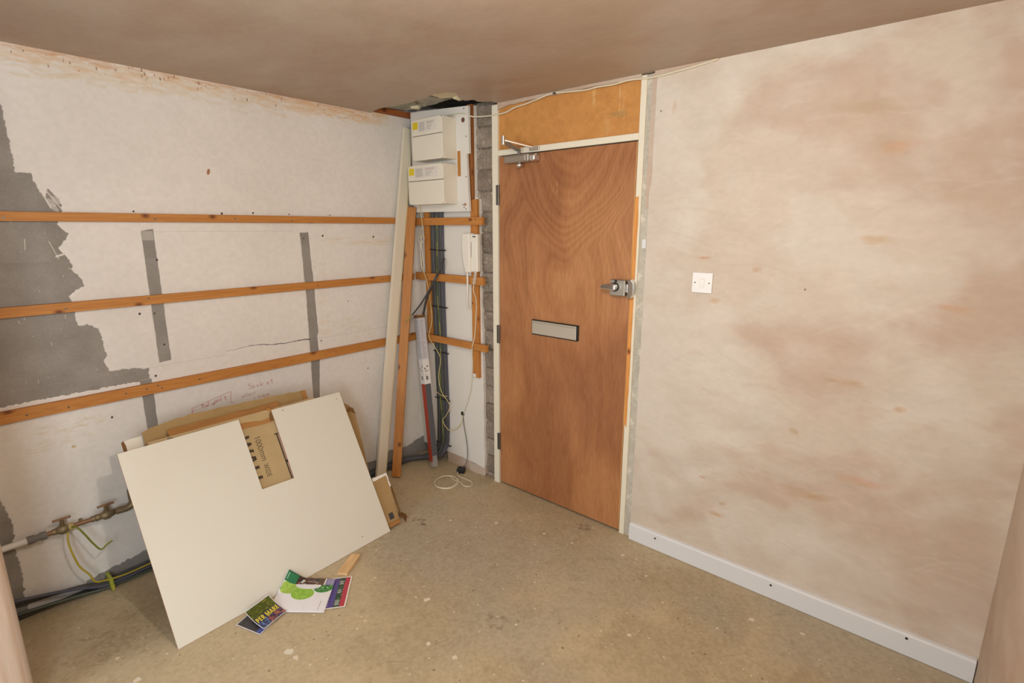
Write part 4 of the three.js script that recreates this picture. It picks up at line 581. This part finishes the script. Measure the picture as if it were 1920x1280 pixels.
{
  const foot = (z) => 0.6823 + (1.8053 - z) * -0.0329 + 0.004, sn = Math.sin(0.5018), cs = Math.cos(0.5018);
  const overBoard = (q, lift = 0.004) => { const f = foot(q[2]) + 0.01, d = f - q[0]; if (d <= 0) return q; const k = 0.02, s = d < k ? d * d / (2 * k) : d - k / 2; return [q[0] + d - (d < k ? d : k * 0.55 + (d - k) * sn) + lift, q[1] + s * cs, q[2]]; };
  // flyer with purple and red bands
  const f1 = (() => { const [c, g] = canvas(300, 420); g.fillStyle = '#e9e6da'; g.fillRect(0, 0, 300, 420); g.fillStyle = '#2f4632'; g.fillRect(12, 12, 276, 396); g.fillStyle = '#b8394a'; g.fillRect(246, 12, 42, 396); g.fillStyle = '#54458c'; g.fillRect(104, 12, 92, 396); g.fillStyle = '#e4e2e0'; for (let i = 0; i < 11; i++) { g.fillRect(120, 30 + i * 34, rr(24, 34), 5); g.fillRect(120, 30 + i * 34, 5, rr(14, 22)); g.fillRect(120 + rr(8, 16), 42 + i * 34, 14, 5); } for (const y of [60, 78, 96, 180, 198, 216, 320, 338, 356, 372]) g.fillRect(202, y, rr(24, 40), 7); g.fillStyle = '#7fae7a'; for (let i = 0; i < 22; i++) g.fillRect(rr(200, 238), rr(20, 400), rr(4, 14), rr(3, 8)); return mat(0xffffff, 0.35, { map: tex(c) }); })();
  const a = thing('paper_flyer', 'purple, green and red flyer half under the open white booklet', 'flyer', [0.88, 0, 1.24]);
  paper(a, 'sheet', [0.875, 0.0035, 1.378], [0.105 * 0.8 + 0.01, -0.118], [-0.152, -0.134], 6, 6, 0.0012, null, f1);
  const f2 = (() => {
    const [c, g] = canvas(600, 600, (x, y) => { const k = (fbm(x / 60, y / 60, 3) - 0.5) * 6; return [236 + k, 233 + k, 236 + k]; });
    g.fillStyle = '#2f7a52'; g.fillRect(0, 0, 150, 130); g.fillStyle = '#245e42'; g.fillRect(0, 0, 150, 14); g.fillStyle = '#4a2f2b'; g.fillRect(150, 0, 330, 130); g.fillStyle = '#5e4630'; g.fillRect(410, 0, 70, 130); g.fillStyle = '#e4e0d4'; g.fillRect(480, 0, 18, 130); g.fillStyle = '#7d74a8'; g.fillRect(498, 0, 102, 130); g.fillStyle = '#d8d4cc'; g.fillRect(570, 0, 8, 130);
    for (let i = 0; i < 70; i++) { g.fillStyle = ['#2b3230', '#8d3b33', '#3b4a42', '#c8c8c0', '#6c3a30', '#9a5a40'][i % 6]; g.fillRect(rr(155, 400), rr(12, 122), rr(6, 36), rr(4, 20)); } g.fillStyle = '#d5e0da'; g.fillRect(215, 40, 34, 44); g.fillStyle = '#e6e4dc'; g.fillRect(290, 70, 90, 6); for (let i = 0; i < 6; i++) { g.fillStyle = '#dad6e6'; g.fillRect(512, 20 + i * 17, 48, 5); } g.fillStyle = '#cde0d4'; g.fillRect(20, 22, 6, 80);
    g.save(); g.beginPath(); g.rect(0, 130, 600, 470); g.clip();
    const ring = (x, y, r, c1, c2, rot) => { g.fillStyle = c1; g.beginPath(); g.ellipse(x, y, r, r * 0.82, rot, 0, 7); g.fill(); for (let i = 0; i < 160; i++) { const t = rr(0, 6.28), q = Math.sqrt(rnd()) * r * 0.86; g.fillStyle = c2[i % c2.length]; g.beginPath(); g.ellipse(x + Math.cos(t) * q, y + Math.sin(t) * q * 0.8, rr(3, 16), rr(2, 8), rr(0, 3), 0, 7); g.fill(); } };
    ring(105, 210, 118, '#a9c95a', ['rgba(170,206,90,0.6)', 'rgba(190,214,110,0.5)', 'rgba(150,192,74,0.4)'], 0.3); ring(285, 300, 128, '#8fbf3e', ['rgba(140,190,50,0.6)', 'rgba(170,210,80,0.6)', 'rgba(110,160,40,0.5)', 'rgba(200,224,130,0.5)'], -0.1); ring(500, 180, 112, '#3f8a3c', ['rgba(40,80,40,0.8)', 'rgba(90,170,70,0.6)', 'rgba(30,50,34,0.8)', 'rgba(200,225,190,0.6)', 'rgba(70,150,60,0.6)'], -0.4);
    g.fillStyle = '#ebe8ec'; g.beginPath(); g.ellipse(310, 140, 150, 78, 0.05, 0, 7); g.fill(); g.restore();
    g.fillStyle = '#6a6668'; for (let i = 0; i < 9; i++) g.fillRect(520 + rr(-2, 2), 420 + i * 16, 8, 8); return mat(0xffffff, 0.3, { map: tex(c) });
  })();
  const b = thing('paper_booklet', 'white booklet with green rings and a photo strip curling up the board', 'booklet', [0.8, 0, 1.36]);
  paper(b, 'cover', [0.752, 0.0065, 1.488], [0.182, -0.149], [-0.152, -0.15], 26, 26, 0.0025, (q, s, v) => { q[1] += 0.004 * Math.sin(v * 3) + 0.006 * v * (1 - s); return overBoard(q, 0.005); }, f2);
  const small = (() => { const [c, g] = canvas(420, 300, (x, y) => { const k = fbm(x / 60, y / 60, 4); return [28 + k * 40, 28 + k * 34, 52 + k * 50]; });
    g.fillStyle = '#4a531f'; g.fillRect(0, 0, 420, 130); for (let i = 0; i < 150; i++) { g.fillStyle = ['rgba(150,150,50,0.6)', 'rgba(90,100,40,0.7)', 'rgba(60,70,40,0.7)', 'rgba(190,180,60,0.5)'][i % 4]; g.fillRect(rr(0, 400), rr(10, 120), rr(8, 40), rr(3, 9)); }
    for (let i = 0; i < 130; i++) { const x = rr(0, 410); g.fillStyle = x < 170 ? ['rgba(70,110,170,0.5)', 'rgba(120,150,200,0.5)'][i % 2] : x < 300 ? ['rgba(150,60,60,0.5)', 'rgba(200,120,90,0.5)'][i % 2] : ['rgba(210,120,50,0.6)', 'rgba(110,70,140,0.5)'][i % 2]; g.beginPath(); g.ellipse(x, rr(200, 290), rr(4, 22), rr(3, 14), rr(0, 3), 0, 7); g.fill(); }
    g.fillStyle = '#e8d92a'; g.font = 'bold 84px sans-serif'; g.fillText('PER MARE', 22, 196, 380); g.strokeStyle = '#d9d4d6'; g.lineWidth = 9; g.strokeRect(4, 4, 412, 292); return c; })();
  const sm = () => mat(0xffffff, 0.3, { map: tex(small) });
  const c1 = thing('paper_leaflet', 'small dark leaflet with yellow lettering lying flat, lower of two', 'leaflet', [0.77, 0, 1.54]);
  paper(c1, 'sheet', [0.848, 0.003, 1.569], [-0.04, -0.104], [-0.128, 0.04], 8, 8, 0.001, (q) => overBoard(q, 0.003), (() => { const [c, g] = canvas(210, 300, (x, y) => { const k = fbm(x / 40, y / 40, 4); return y > 240 ? [40 + k * 60, 50 + k * 70, 110 + k * 90] : [34 + k * 40, 32 + k * 36, 36 + k * 40]; }); g.strokeStyle = '#d9d4d6'; g.lineWidth = 8; g.strokeRect(4, 4, 202, 292); return mat(0xffffff, 0.3, { map: tex(c) }); })());
  const c2 = thing('paper_leaflet', 'small dark leaflet with yellow lettering curling up, upper of two', 'leaflet', [0.77, 0.01, 1.52]);
  paper(c2, 'sheet', [0.838, 0.006, 1.548], [-0.028, -0.112], [-0.118, 0.022], 14, 14, 0.001, (q, s, v) => { q[1] += 0.004 + 0.03 * v * v; return overBoard(q, 0.006); }, (() => { const m = sm(); m.map = m.map.clone(); return m; })());
  const o = thing('wood_offcut', 'small pale wood offcut lying against the foot of the board', 'offcut', [0.735, 0, 1.09]);
  local(o, 'timber', grain(new RoundedBoxGeometry(0.048, 0.012, 0.15, 1, 0.0015), 2, 0.25, 0.02), M.pineOff).position.set(0, 0.0075, 0); o.rotation.y = 0.57;
}

// ---------------------------------------------------------------- pendant lamp above the frame
{
  const [x, y, z] = BULB.at;
  const t = thing('pendant_lamp', 'bare bulb hanging on a short flex from the ceiling', 'lamp', [x, H, z]);
  part(t, 'ceiling_rose', cyl([x, H - 0.028, z], [x, H, z], 0.03, 0.042, 28), M.switchWhite); part(t, 'flex', cyl([x, y + 0.1, z], [x, H - 0.02, z], 0.0035), M.wireWhite); part(t, 'lamp_holder', cyl([x, y + 0.042, z], [x, y + 0.105, z], 0.02, 0.014), M.switchWhite);
  part(t, 'bulb', new THREE.LatheGeometry([[0, -0.045], [0.018, -0.041], [0.03, -0.025], [0.034, 0], [0.029, 0.02], [0.018, 0.038], [0.015, 0.05], [0, 0.05]].map((q) => new THREE.Vector2(...q)), 24).translate(x, y, z), new THREE.MeshStandardMaterial({ color: 0xffffff, emissive: new THREE.Color().setRGB(...BULB.rgb), emissiveIntensity: 6 }));
  const l = new THREE.PointLight(new THREE.Color().setRGB(...BULB.rgb), BULB.power, 0, 2); l.name = 'bulb_light'; l.position.set(0, y - H, 0); l.castShadow = true; l.shadow.radius = 1.7; t.add(l);
}

renderer.render(scene, camera);
